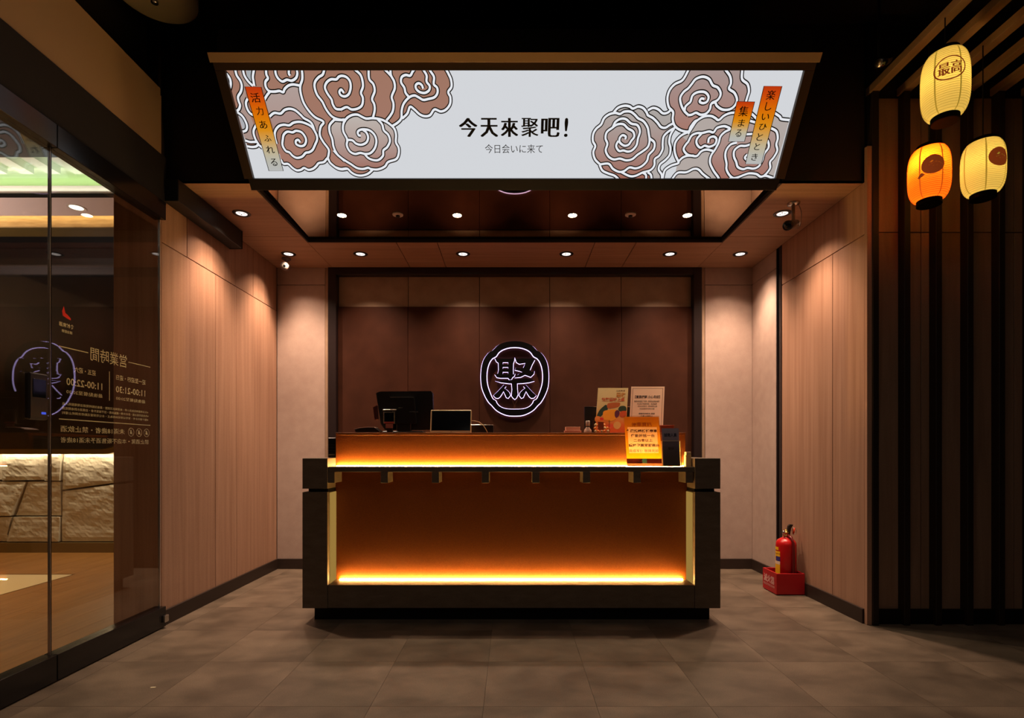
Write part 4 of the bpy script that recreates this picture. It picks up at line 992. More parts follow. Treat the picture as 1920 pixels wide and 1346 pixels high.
        for s in ([(-0.20, -0.02), (-0.05, 0.02), (0.12, 0.12), (0.28, 0.06), (0.46, -0.10), (0.20, -0.08), (0.0, -0.10)],
                  [(-0.16, 0.12), (-0.06, 0.22), (0.02, 0.20), (-0.06, 0.10)]):
            f = bm.faces.new([bm.verts.new(on(x*R, zc_+y*R, 0.0032)) for x, y in s])
        bmesh.ops.triangulate(bm, faces=bm.faces[:])
        obj('emblem_figure', bm, seam, t, world=False)
    lamp('lantern_bulb', 'POINT', (loc[0]-(0.035 if emblem == 'disc2' else 0), loc[1]-(0.025 if emblem == 'disc2' else 0), loc[2]+zbulb), light, ccol, shadow_soft_size=0.02)
    return t
L1 = at(1772, 161, 2.62); L2 = at(1742, 328, 2.80); L3 = at(1843, 316, 2.80)
lantern('yellow paper lantern with two dark characters in an oval, highest of the three', L1, 0.098, 0.315, PY, LSEAM_Y, 'text', math.radians(-118), 0.8, (1, 0.78, 0.40), 0.02, 3.1585)
lantern('orange paper lantern with a brown round emblem, hanging below the highest one', L2, 0.093, 0.275, PO, LSEAM_O, 'disc2', math.radians(-118), 2.4, (1, 0.66, 0.28), 0.055, 3.1585)
lantern('yellow paper lantern with a brown round emblem, beside the orange one', L3, 0.093, 0.275, PY, LSEAM_Y, 'disc', math.radians(-89), 0.8, (1, 0.78, 0.40), 0.02, 3.1585)
# ================================================================ RECEPTION COUNTER
ct = thing('reception_counter', 'dark wood reception counter with glowing amber leather front', 'counter', (0, 3.5, 0))
Y0 = 3.19
CX0, CX1 = -1.254, 1.247; IX0, IX1 = -1.104, 1.094
YP = 3.335           # amber panel plane
YC = 4.05            # back of counter
obj('plinth', B(-1.21, 1.21, 3.27, YC-0.05, 0.0, 0.09), BLACK, ct)
for a, b in ((CX0, IX0), (IX1, CX1)):
    obj('side_block', B(a, b, Y0, YC, 0.091, 0.786, 0.0015), DARKW, ct)
    obj('groove', B(a+0.03 if a < 0 else a+0.004, b-0.004 if a < 0 else b-0.03, Y0+0.02, YC-0.02, 0.786, 0.806), BLACK, ct)
    obj('side_block', B(a, b, Y0, YC, 0.806, 0.9885, 0.0015), DARKW, ct)
obj('bottom_rail', B(IX0+0.001, IX1-0.001, Y0+0.004, YP+0.02, 0.091, 0.229, 0.0015), DARKW, ct)
obj('front_panel', B(IX0+0.001, IX1-0.001, YP, YP+0.03, 0.229, 0.905), ORANGE, ct)
obj('riser_panel', B(IX0+0.001, IX1-0.008, YP+0.005, YP+0.035, 0.936, 1.130, 0.001), ORANGE, ct)
obj('worktop', B(IX0+0.001, IX1-0.008, YP+0.002, YC-0.06, 1.130, 1.147, 0.001), ORANGE, ct)
obj('ledge', B(IX0+0.001, IX1-0.001, Y0+0.012, YP+0.03, 0.906, 0.936, 0.001), DARKW, ct)
obj('counter_body', B(IX0+0.001, IX1-0.001, YP+0.036, YC-0.1, 0.091, 1.128), DKBR, ct)
br_me = None
for u in (627, 725, 819, 911, 1004, 1097, 1190, 1286):
    x = (u-VPX)*3.26/FPX
    if br_me is None:
        o = obj('bracket', B(-0.022, 0.022, -0.052, YP-3.25-0.0005, -0.065, 0.0, 0.001), DARKW, ct, world=False); br_me = o.data
    else:
        o = bpy.data.objects.new('bracket', br_me); COL.objects.link(o); o.parent = ct
    o.location = Vector((x, 3.28-0.03, 0.9055))-Vector(ct.location)
obj('led_strip', B(IX0+0.03, IX1-0.03, YP-0.014, YP-0.003, 0.230, 0.2342), LED, ct, label='glowing strip along the foot of the front panel')
obj('led_strip', B(IX0+0.01, IX1-0.02, YP-0.009, YP+0.002, 0.937, 0.9408), LED, ct, label='glowing strip along the ledge')
SIDEGLOW = emission('side_face_emission', (0.75, 0.44, 0.10, 1), 0.42)  # emission stands in for light falling on the inner side faces
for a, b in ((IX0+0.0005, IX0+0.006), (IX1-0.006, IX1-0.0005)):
    obj('side_face_glow', B(a, b, YP-0.105, YP-0.002, 0.232, 0.78), SIDEGLOW, ct, label='added glowing strip for the light on the inner side face')
# back shelf of the staff side, just seen at the left end
kb = thing('receipt_printer', 'black slotted printer at the left end of the counter ledge', 'printer', (-1.10, 3.36, 0.99))
p = (620-VPX)*3.42/FPX
obj('body', B(IX0-0.055, IX0-0.006, 3.36, 3.50, 0.990, 1.115, 0.003), BLKPL, kb)
for k in range(6):
    obj('slot', B(IX0-0.05, IX0-0.01, 3.355, 3.3605, 1.005+k*0.018, 1.012+k*0.018), STEEL if k == 0 else BLACK, kb)

# ---------------------------------------------------------------- countertop things
ZT = 1.1473
def px(u, Y): return (u-VPX)*Y/FPX
def pz(v, Y): return EYE-(v-VPY)*Y/FPX
# POS terminal seen from behind
Yp = 3.62
pos = thing('pos_terminal', 'black register monitor seen from behind on the worktop', 'register monitor', (px(758, Yp), Yp, ZT))
def skew_prism(name, pts, y0, y1, mat, par, **k):
    return obj(name, prism(bmesh.new(), [(px(u, Yp), max(pz(v, Yp), ZT)) for u, v in pts], y0, y1, 'xz'), mat, par, **k)
skew_prism('screen_housing', [(705,737),(712,734),(808,733),(811,737),(813,800),(806,806),(722,806),(714,795)], Yp, Yp+0.045, BLKPL, pos)
skew_prism('back_cover', [(734,747),(778,747),(780,766),(782,795),(735,795),(733,766)], Yp-0.04, Yp-0.0005, BLKPL, pos)
skew_prism('chrome_line', [(734,745),(777,745),(777,746.6),(734,746.6)], Yp-0.042, Yp-0.0005, STEEL, pos)
skew_prism('chrome_line', [(750,764.5),(757,764.5),(757,766),(750,766)], Yp-0.044, Yp-0.0405, STEEL, pos)
skew_prism('vent_edge', [(770,772),(786,772),(786,773.6),(770,773.6)], Yp-0.044, Yp-0.0405, STEEL, pos)
skew_prism('side_reader', [(700,764),(707,760),(709,786),(703,787)], Yp-0.01, Yp+0.02, principled('dark_red_plastic', (0.06, 0.012, 0.01, 1), 0.3), pos)
obj('base', B(px(716, Yp), px(796, Yp), Yp-0.06, Yp+0.10, ZT, ZT+0.018, 0.004), BLKPL, pos)
obj('neck', B(px(745, Yp), px(772, Yp), Yp-0.03, Yp+0.03, ZT+0.018, ZT+0.10, 0.004), BLKPL, pos)
# framed card stand in front of the monitor
ys = 3.52
cd_ = thing('card_reader', 'small silver-rimmed card reader standing before the register monitor', 'card reader', (px(729, ys), ys, ZT))
def pb_(name, u0, u1, v0, v1, y0, y1, mat, par, bev=0.0008, **k):
    return obj(name, B(px(u0, ys), px(u1, ys), y0, y1, max(pz(v1, ys), ZT), pz(v0, ys), bev), mat, par, **k)
pb_('rim', 719, 740, 772, 794, ys, ys+0.012, STEEL, cd_)
pb_('screen', 721, 738, 774, 790.5, ys-0.002, ys+0.001, SCREEN, cd_, 0.0)
pb_('red_band', 720, 739, 790.6, 793.6, ys-0.002, ys+0.001, principled('red_band', (0.35, 0.05, 0.04, 1), 0.5), cd_, 0.0)
pb_('top_bar', 717.5, 742.5, 767.5, 770.5, ys, ys+0.012, STEEL, cd_)
pb_('label_tag', 723, 736.5, 794.5, 802.5, ys, ys+0.006, principled('tag_red', (0.35, 0.12, 0.09, 1), 0.6), cd_, 0.0, label='small pinkish label')
pb_('stand', 724, 735, 770, 811.9, ys+0.012, ys+0.03, BLKPL, cd_)
# scanner dish
ys = 3.42
sc = thing('handset_cradle', 'low black cradle with curved silver top at the left of the worktop', 'cradle', (px(684, ys), ys, ZT))
pts = [(665,805.5),(674,802.8),(690,801.5),(702,801.8),(711,808.3),(710,812),(668,812)]
obj('cradle_body', prism(bmesh.new(), [(px(u, ys), max(pz(v, ys), ZT)) for u, v in pts], ys, ys+0.10, 'xz'), BLKPL, sc)
bm = bmesh.new(); top = pts[:4]
prism(bm, [(px(u, ys), pz(v, ys)+0.001) for u, v in top]+[(px(u, ys), pz(v, ys)+0.0052) for u, v in top[::-1]], ys-0.002, ys+0.09, 'xz')
obj('silver_top', bm, WHITEP, sc)
# tablet on a stand
ys = 3.44
tb = thing('tablet', 'white-framed tablet leaning on the worktop with a black screen', 'tablet', (px(845, ys), ys, ZT))
tlt = math.radians(12)
tf = Frame((px(845, ys), ys, ZT+0.001), (1, 0.0, 0), (0, math.sin(tlt), math.cos(tlt)))
def fbox(fr, x0, x1, y0, y1, h0, h1, bev=0.0):
    bm = B(x0, x1, y0, y1, h0, h1, bev)
    for v in bm.verts: v.co = fr.P(v.co.x, v.co.y, v.co.z)
    return bm
tw = px(884, ys)-px(807, ys); th = (pz(768, ys)-ZT)/math.cos(tlt)
CREAM = principled('cream_plastic', rgb(235, 205, 150), 0.4)
obj('casing', fbox(tf, -tw/2, tw/2, 0, th, -0.012, 0, 0.003), CREAM, tb)
obj('screen', fbox(tf, -tw/2+0.008, tw/2-0.006, 0.016, th-0.007, 0.0, 0.001), SCREEN, tb)
obj('kick_stand', B(px(807, ys)-0.03, px(807, ys)+0.005, ys-0.002, ys+0.07, ZT, ZT+0.008), CREAM, tb)
obj('home_button', fbox(tf, 0.0, 0.004, 0.006, 0.010, 0.0, 0.0012), BLKPL, tb)
cp = [Vector((px(u, 3.46), 3.46, pz(v, 3.46))) for u, v in ((883, 788.5), (890, 789), (898, 791), (905, 796), (910, 803), (914, 810.5))]
obj('charging_cable', tube(bmesh.new(), cp, 0.0024, 6), CREAM, tb, smooth=True, label='cream charging cable')
ys = 3.60
bx_ = thing('flat_black_box', 'flat black box lying right of the tablet', 'box', (px(905, ys), ys, ZT))
obj('casing', B(px(880, ys), px(925, ys), ys, ys+0.12, ZT, pz(797, ys), 0.002), BLKPL, bx_)
obj('lid', B(px(880, ys)-0.001, px(925, ys)+0.001, ys-0.001, ys+0.121, pz(797, ys), pz(796, ys), 0.001), STEEL, bx_)
ys = 3.55
nb = thing('name_card_holder', 'low pinkish card holder left of the white bottle', 'card holder', (px(1075, ys), ys, ZT))
obj('tray', B(px(1059, ys), px(1090, ys), ys, ys+0.06, ZT, ZT+0.022, 0.001), principled('pink_tray', rgb(225, 150, 120), 0.5), nb)
obj('cards', B(px(1061, ys), px(1088, ys), ys+0.004, ys+0.05, ZT+0.022, pz(800, ys), 0.0005), principled('cards', rgb(245, 190, 160), 0.6), nb)
ys = 3.47
bo = thing('pump_bottle', 'small clear white bottle on the worktop before the black monitor', 'bottle', (px(1102, ys), ys, ZT))
cx_ = px(1102, ys)
obj('body', lathe(bmesh.new(), [(0.024, ZT), (0.0255, ZT+0.006), (0.023, ZT+0.022), (0.013, ZT+0.034), (0.012, ZT+0.040)], 20, (cx_, ys, 0)), principled('milky_plastic', rgb(225, 185, 165), 0.3), bo, smooth=True)
obj('collar', lathe(bmesh.new(), [(0.0125, ZT+0.040), (0.0125, ZT+0.047)], 16, (cx_, ys, 0)), BLKPL, bo)
obj('cap', lathe(bmesh.new(), [(0.0135, ZT+0.047), (0.0135, ZT+0.078), (0.011, ZT+0.081)], 16, (cx_, ys, 0)), WHITEP, bo, smooth=True)
ys = 3.93
m2 = thing('small_monitor', 'small black monitor behind the food poster', 'monitor', (px(1120, ys), ys, ZT))
obj('screen_housing', B(px(1096, ys), px(1184, ys), ys, ys+0.02, ZT+0.004, pz(763, ys), 0.002), BLKPL, m2)
obj('top_edge', B(px(1096, ys), px(1184, ys), ys-0.001, ys+0.02, pz(763, ys), pz(762, ys)), STEEL, m2)
obj('foot', B(px(1120, ys), px(1160, ys), ys-0.03, ys+0.06, ZT, ZT+0.004), BLKPL, m2)

PAPER = vcol_paper('printed_paper', 0.45)
PAPER_T = vcol_paper('translucent_paper', 0.6)
_nt = PAPER_T.node_tree; _b = _nt.nodes['Principled BSDF']; _t = _nt.nodes.new('ShaderNodeBsdfTranslucent'); _m = _nt.nodes.new('ShaderNodeMixShader'); _m.inputs[0].default_value = 0.42
_a = [n for n in _nt.nodes if n.type == 'ATTRIBUTE'][0]; _o = [n for n in _nt.nodes if n.type == 'OUTPUT_MATERIAL'][0]
_nt.links.new(_a.outputs['Color'], _t.inputs[0]); _nt.links.new(_b.outputs[0], _m.inputs[1]); _nt.links.new(_t.outputs[0], _m.inputs[2]); _nt.links.new(_m.outputs[0], _o.inputs[0])
ACRY = glass_mat('acrylic', (0.97, 0.95, 0.93, 1), 1.45)
def card(parent, name, fr, w, h, cols, t=0.0008, hh=0.0, mat=None):
    """vertical gradient sheet; cols bottom->top"""
    bm = bmesh.new(); lay = bm.verts.layers.float_color.new('tint'); n = len(cols)-1; prev = None
    for k, c in enumerate(cols):
        y = h*k/n; r = []
        for x in (-w/2, w/2):
            v = bm.verts.new((x, y, 0)); v[lay] = rgb(*c); r.append(v)
        if prev: bm.faces.new((prev[0], prev[1], r[1], r[0]))
        prev = r
    return obj(name, to_frame(bm, fr, hh), mat or PAPER, parent)
def blob(parent, name, fr, pts, col, h, n=4, mat=None):
    bm = bmesh.new(); poly(bm, [tuple(p) for p in catmull([Vector(q) for q in pts], n, True)])
    lay = bm.verts.layers.float_color.new('tint')
    for v in bm.verts: v[lay] = rgb(*col)
    return obj(name, to_frame(bm, fr, h), mat or PAPER, parent)
def easel_frame(ul, ur, Y, z0, vtop, rot=0.0, back=8):
    w = px(ur, Y)-px(ul, Y); b = math.radians(back); a = math.radians(rot)
    h = (pz(vtop, Y+0.02)-z0)/math.cos(b)
    ey = Vector((math.sin(a), math.sin(b)*math.cos(a), math.cos(b)*math.cos(a)))
    ex = Vector((math.cos(a), 0.0, 0.0-math.sin(a)*0.0))
    fr = Frame(((px(ul, Y)+px(ur, Y))/2, Y, z0), (1, 0, 0), ey); return fr, w, h
# food poster
fr, w, h = easel_frame(1115.5, 1173, 3.82, ZT+0.002, 726, 5.0)
fp = thing('food_poster_stand', 'cream poster stand with orange food artwork', 'poster stand', (fr.o.x, 3.82, ZT))
obj('acrylic_back', fbox(fr, -w/2-0.002, w/2+0.002, 0, h+0.002, -0.004, -0.001), ACRY, fp)
obj('foot', B(fr.o.x-w/2, fr.o.x+w/2, 3.818, 3.90, ZT, ZT+0.002), ACRY, fp)
card(fp, 'poster_sheet', fr, w, h, [(235,80,20), (240,110,30), (225,160,80), (220,190,130), (225,200,145), (228,205,150)])
q = lambda X, Y_: ((X-555)/(960-170)*w, (1290-Y_)/(1290-140)*h)      # from the zoomed picture, sheared back upright
def pf(parent, pts, col, hh): blob(parent, 'poster_print', fr, [q(*p) for p in pts], col, hh)
pf(fp, [(180,830),(240,690),(330,600),(400,560),(450,640),(420,720),(330,800),(260,860)], (40,60,45), .0006)
pf(fp, [(760,600),(880,590),(930,640),(920,720),(800,730),(720,680)], (45,60,35), .0006)
pf(fp, [(430,540),(520,510),(700,500),(760,520),(720,610),(460,650)], (190,95,40), .0007)
pf(fp, [(345,720),(520,680),(640,680),(740,720),(720,840),(640,930),(540,960),(400,940),(345,850)], (250,160,25), .0008)
pf(fp, [(640,730),(700,690),(760,740),(740,840),(680,880),(640,830)], (95,30,60), .0009)
pf(fp, [(800,720),(930,720),(920,850),(800,860),(760,790)], (205,80,30), .0008)
pf(fp, [(140,860),(230,840),(300,900),(260,960),(140,960)], (235,140,60), .0008)
pf(fp, [(260,880),(340,880),(350,930),(280,940)], (225,40,20), .0009)
pf(fp, [(620,1080),(640,1000),(720,970),(800,1010),(810,1080),(760,1150),(680,1150)], (235,170,90), .0010)
pf(fp, [(460,1040),(610,1040),(600,1130),(450,1130)], (240,90,50), .0008)
MT = {}
def tmat(c):
    if c not in MT: MT[c] = principled('ink_%d_%d_%d' % c, rgb(*c), 0.6)
    return MT[c]
def tt(parent, s, f, x0, x1, y0, y1, col, hh=0.0012, bold=0.01): text_on('lettering', s, f, x0, x1, y0, y1, tmat(col), parent, hh, bold)
tt(fp, '秋聚豐味上桌', fr, -w*0.36, w*0.40, h*0.705, h*0.79, (200,85,40), bold=0.03)
tt(fp, '豐收', fr, w*0.12, w*0.42, h*0.80, h*0.90, (205,130,50), bold=0.03)
tt(fp, '人氣聚餐', fr, w*0.10, w*0.40, h*0.925, h*0.955, (120,70,40))
# notice poster
fr, w, h = easel_frame(1179, 1242.5, 3.82, ZT+0.002, 723.5, 4.6)
np_ = thing('notice_stand', 'white bordered notice stand with small text behind the orange notice', 'notice stand', (fr.o.x, 3.82, ZT))
obj('acrylic_back', fbox(fr, -w/2-0.002, w/2+0.002, 0, h+0.002, -0.004, -0.001), ACRY, np_)
obj('foot', B(fr.o.x-w/2, fr.o.x+w/2, 3.818, 3.90, ZT, ZT+0.002), ACRY, np_)
card(np_, 'notice_sheet', fr, w, h, [(240,196,166), (240,200,172)])
bm = bmesh.new(); a, b = w/2-0.013, h-0.013
ribbon(bm, [Vector(p) for p in ((-a, 0.013), (a, 0.013), (a, b), (-a, b))], 0.0014, True)
obj('border_line', to_frame(bm, fr, 0.0006), tmat((120,60,45)), np_)
hy = lambda v: h*(1-(v-120)/1240)
for s, x0, x1, v0, v1, bo_ in (('【重要提醒 小心吊牌】', -.37, .37, 350, 425, .02), ('用餐前請詳閱以下說明・貴重物品請隨身攜帶', -.39, .36, 480, 530, .0),
                              ('本店恕不負責保管・敬請留意', -.30, .29, 548, 592, .0), ('若有任何需求・請洽服務人員', -.28, .30, 610, 650, .0),
                              ('祝您用餐愉快並再次光臨', -.22, .22, 675, 715, .0), ('感謝您的配合 謝謝', -.24, .24, 800, 840, .01), ('餐廳 全體敬上', -.18, .18, 868, 900, .02)):
    tt(np_, s, fr, x0*w, x1*w, hy(v1), hy(v0), (45,25,20), bold=bo_)
# orange notice on the ledge
ZL = 0.9362; Yo = 3.235
fr, w, h = easel_frame(1176, 1242, Yo, ZL+0.003, 781, -2.2, 7)
on_ = thing('orange_notice_stand', 'orange notice in an acrylic stand on the glowing ledge', 'notice stand', (fr.o.x, Yo, ZL))
obj('acrylic_front', fbox(fr, -w/2-0.003, w/2+0.003, 0, h+0.006, 0.0014, 0.003), ACRY, on_)
obj('acrylic_back', fbox(fr, -w/2-0.003, w/2+0.003, 0, h+0.006, -0.003, -0.0014), ACRY, on_)
obj('foot', B(fr.o.x-w/2, fr.o.x+w/2, Yo-0.004, Yo+0.07, ZL, ZL+0.003), ACRY, on_)
hy = lambda v: h*(1-(v-170)/1075)
bm = bmesh.new(); lay = bm.verts.layers.float_color.new('tint')
def cell(x0, x1, v0, v1, ca, cb):
    vs = [bm.verts.new((x*w, y, 0)) for x, y in ((x0, hy(v1)), (x1, hy(v1)), (x1, hy(v0)), (x0, hy(v0)))]
    for v, c in zip(vs, (cb, cb, ca, ca)): v[lay] = rgb(*c)
    bm.faces.new(vs)
O1, O2, O3, O4, CR_ = (195,112,16), (205,125,18), (240,150,14), (242,165,20), (245,190,145)
cell(-.5, .5, 170, 395, O1, O2)
for a_, b_ in ((-.5, -.42), (.42, .5)): cell(a_, b_, 395, 960, O2, O3)
cell(-.42, .42, 395, 960, CR_, CR_); cell(-.5, .5, 960, 1080, O3, O4)
cell(-.5, -.06, 1080, 1185, (50,14,10), (50,14,10)); cell(-.06, .07, 1080, 1185, (30,70,85), (60,80,60)); cell(.07, .5, 1080, 1185, (50,14,10), (50,14,10))
cell(-.5, .5, 1185, 1245, (225,130,90), (225,130,90))
obj('notice_sheet', to_frame(bm, fr, 0.0), PAPER_T, on_)
for s, x0, x1, v0, v1, c, bo_ in (('停車資訊', -.30, .28, 290, 380, (165,70,10), .02), ('餐廳結帳折抵停車', -.46, .42, 445, 515, (90,30,15), .03), ('僅能折抵一台', -.34, .34, 550, 618, (95,35,20), .02),
                               ('二台車以上', -.27, .27, 650, 718, (110,45,25), .02), ('請持發票至服務台', -.42, .46, 760, 828, (100,40,20), .03), ('造成不便 敬請見諒', -.42, .42, 880, 945, (140,80,50), .01)):
    tt(on_, s, fr, x0*w, x1*w, hy(v1), hy(v0), c, bold=bo_)
bm = poly(bmesh.new(), [(-.18*w, hy(1150)), (-.08*w, hy(1150)), (-.06*w, hy(1120)), (-.16*w, hy(1120))]); 
obj('logo_mark', to_frame(bm, fr, 0.0012), tmat((190,90,80)), on_)
# leaflet holder
Yl = 3.235; wl_ = px(1275, Yl)-px(1241, Yl)
lf = thing('leaflet_holder', 'clear leaflet holder with grey leaflets right of the orange notice', 'leaflet holder', (px(1259, Yl), Yl, ZL))
fr, w, h = easel_frame(1243, 1276, Yl, ZL+0.003, 803, -1.0, 6)
obj('back_plate', fbox(fr, -w/2-0.002, w/2+0.002, 0, h*0.66, -0.003, -0.0015), ACRY, lf)
obj('pocket', fbox(fr, -w/2-0.002, w/2+0.002, 0, h*0.66, 0.016, 0.018), ACRY, lf)
obj('pocket_side', fbox(fr, -w/2-0.003, -w/2-0.001, 0, h*0.66, -0.003, 0.018), CREAM, lf)
obj('pocket_side', fbox(fr, w/2+0.001, w/2+0.003, 0, h*0.66, -0.003, 0.018), CREAM, lf)
obj('pocket_lip', fbox(fr, -w/2-0.002, w/2+0.002, h*0.655, h*0.665, 0.0162, 0.0182), CREAM, lf)
obj('foot', B(fr.o.x-w/2, fr.o.x+w/2, Yl-0.018, Yl+0.05, ZL, ZL+0.003), ACRY, lf)
card(lf, 'leaflet', fr, w*0.97, h, [(92,78,72), (96,84,84), (110,98,108), (150,135,150), (165,150,165)], hh=0.004)
tt(lf, '誠徵人員', fr, -w*0.36, w*0.36, h*0.77, h*0.87, (50,40,60), hh=0.005, bold=0.02)
tt(lf, '夥伴', fr, -w*0.16, w*0.16, h*0.42, h*0.50, (60,45,45), hh=0.005)
# clear jar with candy
ys = 3.42
jr = thing('candy_box', 'clear box of orange sweets before the food poster', 'candy box', (px(1133, ys), ys, ZT))
x0, x1 = px(1114, ys), px(1144, ys); zt = pz(787, ys)
obj('box_shell', B(x0, x1, ys, ys+0.055, ZT, zt, 0.001), ACRY, jr)
obj('label_sticker', B(px(1121, ys), px(1132, ys), ys-0.0012, ys-0.0004, pz(806, ys), pz(791, ys)), tmat((170,85,50)), jr, label='brown square label')
random.seed(4)
CND = principled('orange_sweet', rgb(240, 150, 60), 0.4); CNC = principled('cream_sweet', rgb(240, 210, 150), 0.4)
cm = {}
for k in range(14):
    o_ = None
    key = k % 2
    x = x0+0.012+(k % 5)*((x1-x0-0.024)/4); zz = ZT+0.012+(k//5)*0.020; yy = ys+0.015+0.022*((k*7) % 2)
    if key not in cm:
        o_ = obj('sweet', lathe(bmesh.new(), [(0.002, -0.009), (0.008, -0.005), (0.010, 0), (0.008, 0.005), (0.002, 0.009)], 10), CND if key else CNC, jr, world=False, smooth=True); cm[key] = o_.data
    else:
        o_ = bpy.data.objects.new('sweet', cm[key]); COL.objects.link(o_); o_.parent = jr
    o_.location = Vector((x, yy, zz))-Vector(jr.location); o_.rotation_euler = (random.random()*3, random.random()*3, 0)
# small orange box behind leaflet holder
ys = 3.57
ob = thing('orange_box', 'low orange-brown box behind the leaflet holder', 'box', (px(1252, ys), ys, ZT))
obj('carton', B(px(1238, ys), px(1264, ys), ys, ys+0.08, ZT, pz(799, ys), 0.001), tmat((150,65,25)), ob)
obj('lid', B(px(1238, ys)-0.001, px(1264, ys)+0.001, ys-0.001, ys+0.081, pz(799, ys), pz(797, ys), 0.0005), tmat((190,80,35)), ob)
# cream block standing in for the glow on the right side block's inner face
ys = 3.245
cj = thing('side_glow_block', 'small cream block for the glow inside the right side block', 'glow block', (px(1292, ys), ys, ZL))
obj('body', B(px(1286, ys), px(1297, ys)-0.003, ys, ys+0.04, ZL, pz(853, ys), 0.002), tmat((225,190,130)), cj)
obj('lid', B(px(1287, ys), px(1297, ys)-0.004, ys+0.001, ys+0.039, pz(853, ys), pz(847, ys), 0.001), tmat((215,185,140)), cj)  # upper part of the same glow block

# ================================================================ FIRE EXTINGUISHER
fb = thing('extinguisher_box', 'open red box with white lettering at the foot of the right wall', 'box', (1.99, 3.92, 0))
x0, x1, y0, y1, hz = 1.890, 2.092, 3.81, 4.02, 0.1556
w_ = 0.010
obj('side', B(x0, x1, y0, y0+w_, 0.006, hz, 0.0015), REDBOX, fb); obj('side', B(x0, x1, y1-w_, y1, 0.006, hz, 0.0015), REDBOX, fb)
obj('side', B(x0, x0+w_, y0+w_, y1-w_, 0.006, hz, 0.0), REDBOX, fb); obj('side', B(x1-w_, x1, y0+w_, y1-w_, 0.006, hz, 0.0), REDBOX, fb)
obj('bottom', B(x0+w_, x1-w_, y0+w_, y1-w_, 0.006, 0.014), REDBOX, fb)
for a, b in ((x0+0.01, y0+0.01), (x0+0.01, y1-0.03), (x1-0.03, y0+0.01), (x1-0.03, y1-0.03)):
    obj('foot', B(a, a+0.02, b, b+0.02, 0, 0.006), BLACK, fb)
xf = Frame((x0, y1, 0), (0, -1, 0), (0, 0, 1))
WINK = principled('white_ink', rgb(225, 170, 165), 0.5)
text_on('lettering', '滅火器', xf, 0.022, 0.178, 0.066, 0.122, WINK, fb, 0.0012, 0.0, 0.03)
text_on('lettering', 'FIRE EXTINGUISHER', xf, 0.016, 0.185, 0.042, 0.058, WINK, fb, 0.0012, 0.0, 0.002)
ex = thing('fire_extinguisher', 'red fire extinguisher with a brass valve standing in the red box', 'fire extinguisher', (2.012, 3.915, 0.014))
cx_, cy_ = 2.012, 3.915; r = 0.070
def elat(name, prof, mat, c=(cx_, cy_, 0), sm_=True, **k): return obj(name, lathe(bmesh.new(), prof, 32, c), mat, ex, smooth=sm_, **k)
elat('cylinder', [(r*0.93, 0.0145), (r, 0.024), (r, 0.345), (r*0.97, 0.362), (r*0.82, 0.380), (r*0.5, 0.394), (0.020, 0.400), (0.018, 0.404)], RED)
BRASS = principled('brass', (0.75, 0.48, 0.14, 1), 0.22, 1.0)
elat('valve', [(0.017, 0.404), (0.017, 0.414), (0.013, 0.416), (0.013, 0.428), (0.018, 0.430), (0.018, 0.438), (0.008, 0.440), (0.008, 0.456), (0.003, 0.458)], BRASS)
prism_pts = [(0.004, 0.430), (0.016, 0.412), (0.026, 0.418), (0.030, 0.442), (0.036, 0.470), (0.050, 0.492), (0.030, 0.496), (0.016, 0.484), (0.010, 0.456)]
obj('handle', prism(bmesh.new(), [(cx_+a-0.004, b) for a, b in prism_pts], cy_-0.014, cy_+0.004, 'xz'), BLKPL, ex)
obj('gauge', lathe(bmesh.new(), [(0.011, cy_-0.022), (0.012, cy_-0.018), (0.010, cy_-0.008)], 18, (cx_-0.026, 0, 0.438), 'y'), STEEL, ex, smooth=True)
obj('gauge_stem', tube(bmesh.new(), [(cx_-0.026, cy_-0.01, 0.438), (cx_-0.026, cy_-0.008, 0.415), (cx_-0.006, cy_, 0.412)], 0.005, 8), STEEL, ex, smooth=True)
obj('safety_tag', tube(bmesh.new(), [(cx_+0.048, cy_-0.01, 0.425), (cx_+0.054, cy_-0.008, 0.470)], [0.006, 0.009], 10), principled('orange_tag', (0.8, 0.08, 0.03, 1), 0.4), ex, smooth=True, label='orange-red plastic pull tab')
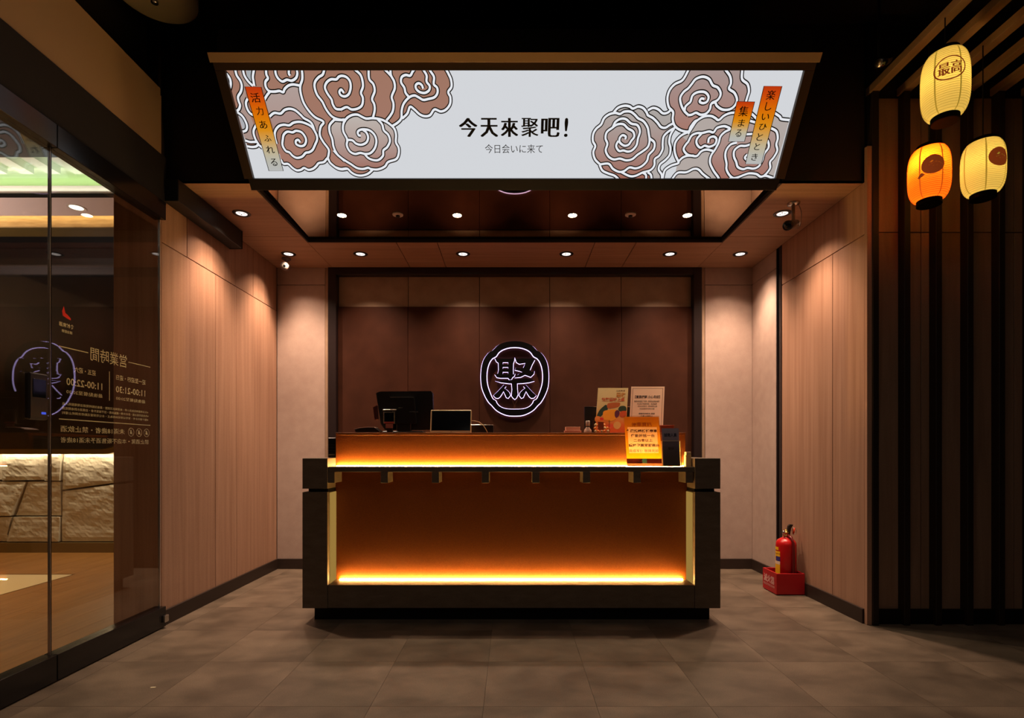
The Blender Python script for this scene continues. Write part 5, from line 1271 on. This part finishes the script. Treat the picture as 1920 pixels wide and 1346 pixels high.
ring = [(cx_+0.052+0.016*math.cos(t*math.pi/8), cy_-0.012, 0.445+0.026*math.sin(t*math.pi/8)) for t in range(-6, 9)]
obj('pull_ring', tube(bmesh.new(), ring, 0.0018, 6), STEEL, ex, smooth=True)
hose = [(cx_+0.006, cy_-0.016, 0.415), (cx_+0.010, cy_-0.055, 0.405), (cx_+0.012, cy_-0.076, 0.370), (cx_+0.012, cy_-0.080, 0.29), (cx_+0.012, cy_-0.080, 0.20), (cx_+0.011, cy_-0.080, 0.10)]
DRED = principled('dark_red_hose', (0.13, 0.006, 0.008, 1), 0.35)
obj('hose', tube(bmesh.new(), hose, 0.0095, 12), DRED, ex, smooth=True, label='dark hose down the front')
def wrap(name, a0, a1, z0, z1, mat, e=0.0008):
    bm = bmesh.new(); prev = None
    for i in range(9):
        a = math.radians(a0+(a1-a0)*i/8); c_ = [bm.verts.new((cx_+(r+e)*math.cos(a), cy_+(r+e)*math.sin(a), z)) for z in (z0, z1)]
        if prev: bm.faces.new((prev[0], c_[0], c_[1], prev[1]))
        prev = c_
    return obj(name, bm, mat, ex)
YEL = principled('yellow_label', rgb(250, 190, 30), 0.4)
wrap('yellow_label', 148, 209, 0.060, 0.300, YEL); wrap('yellow_label', 148, 198, 0.308, 0.330, YEL)
wrap('blue_label_patch', 172, 209.5, 0.228, 0.262, principled('blue_patch', rgb(60, 50, 130), 0.4), 0.0012)
wrap('white_label_patch', 148, 209.5, 0.205, 0.228, principled('white_patch', rgb(250, 220, 190), 0.4), 0.0012)
wrap('label_line', 148, 209.5, 0.280, 0.284, tmat((150, 60, 20)), 0.0012)

# small scrap of paper on the floor
sc = thing('paper_scrap', 'tiny cream scrap of paper on the floor before the glass door', 'paper scrap', (at(287, 1289, 2.325).x, 2.325, 0))
obj('scrap', fbox(Frame((at(287, 1289, 2.325).x, 2.325, 0.0005), (1, 0.2, 0), (-0.2, 1, 0)), -0.010, 0.010, -0.004, 0.004, 0, 0.0012), tmat((235, 225, 190)), sc)
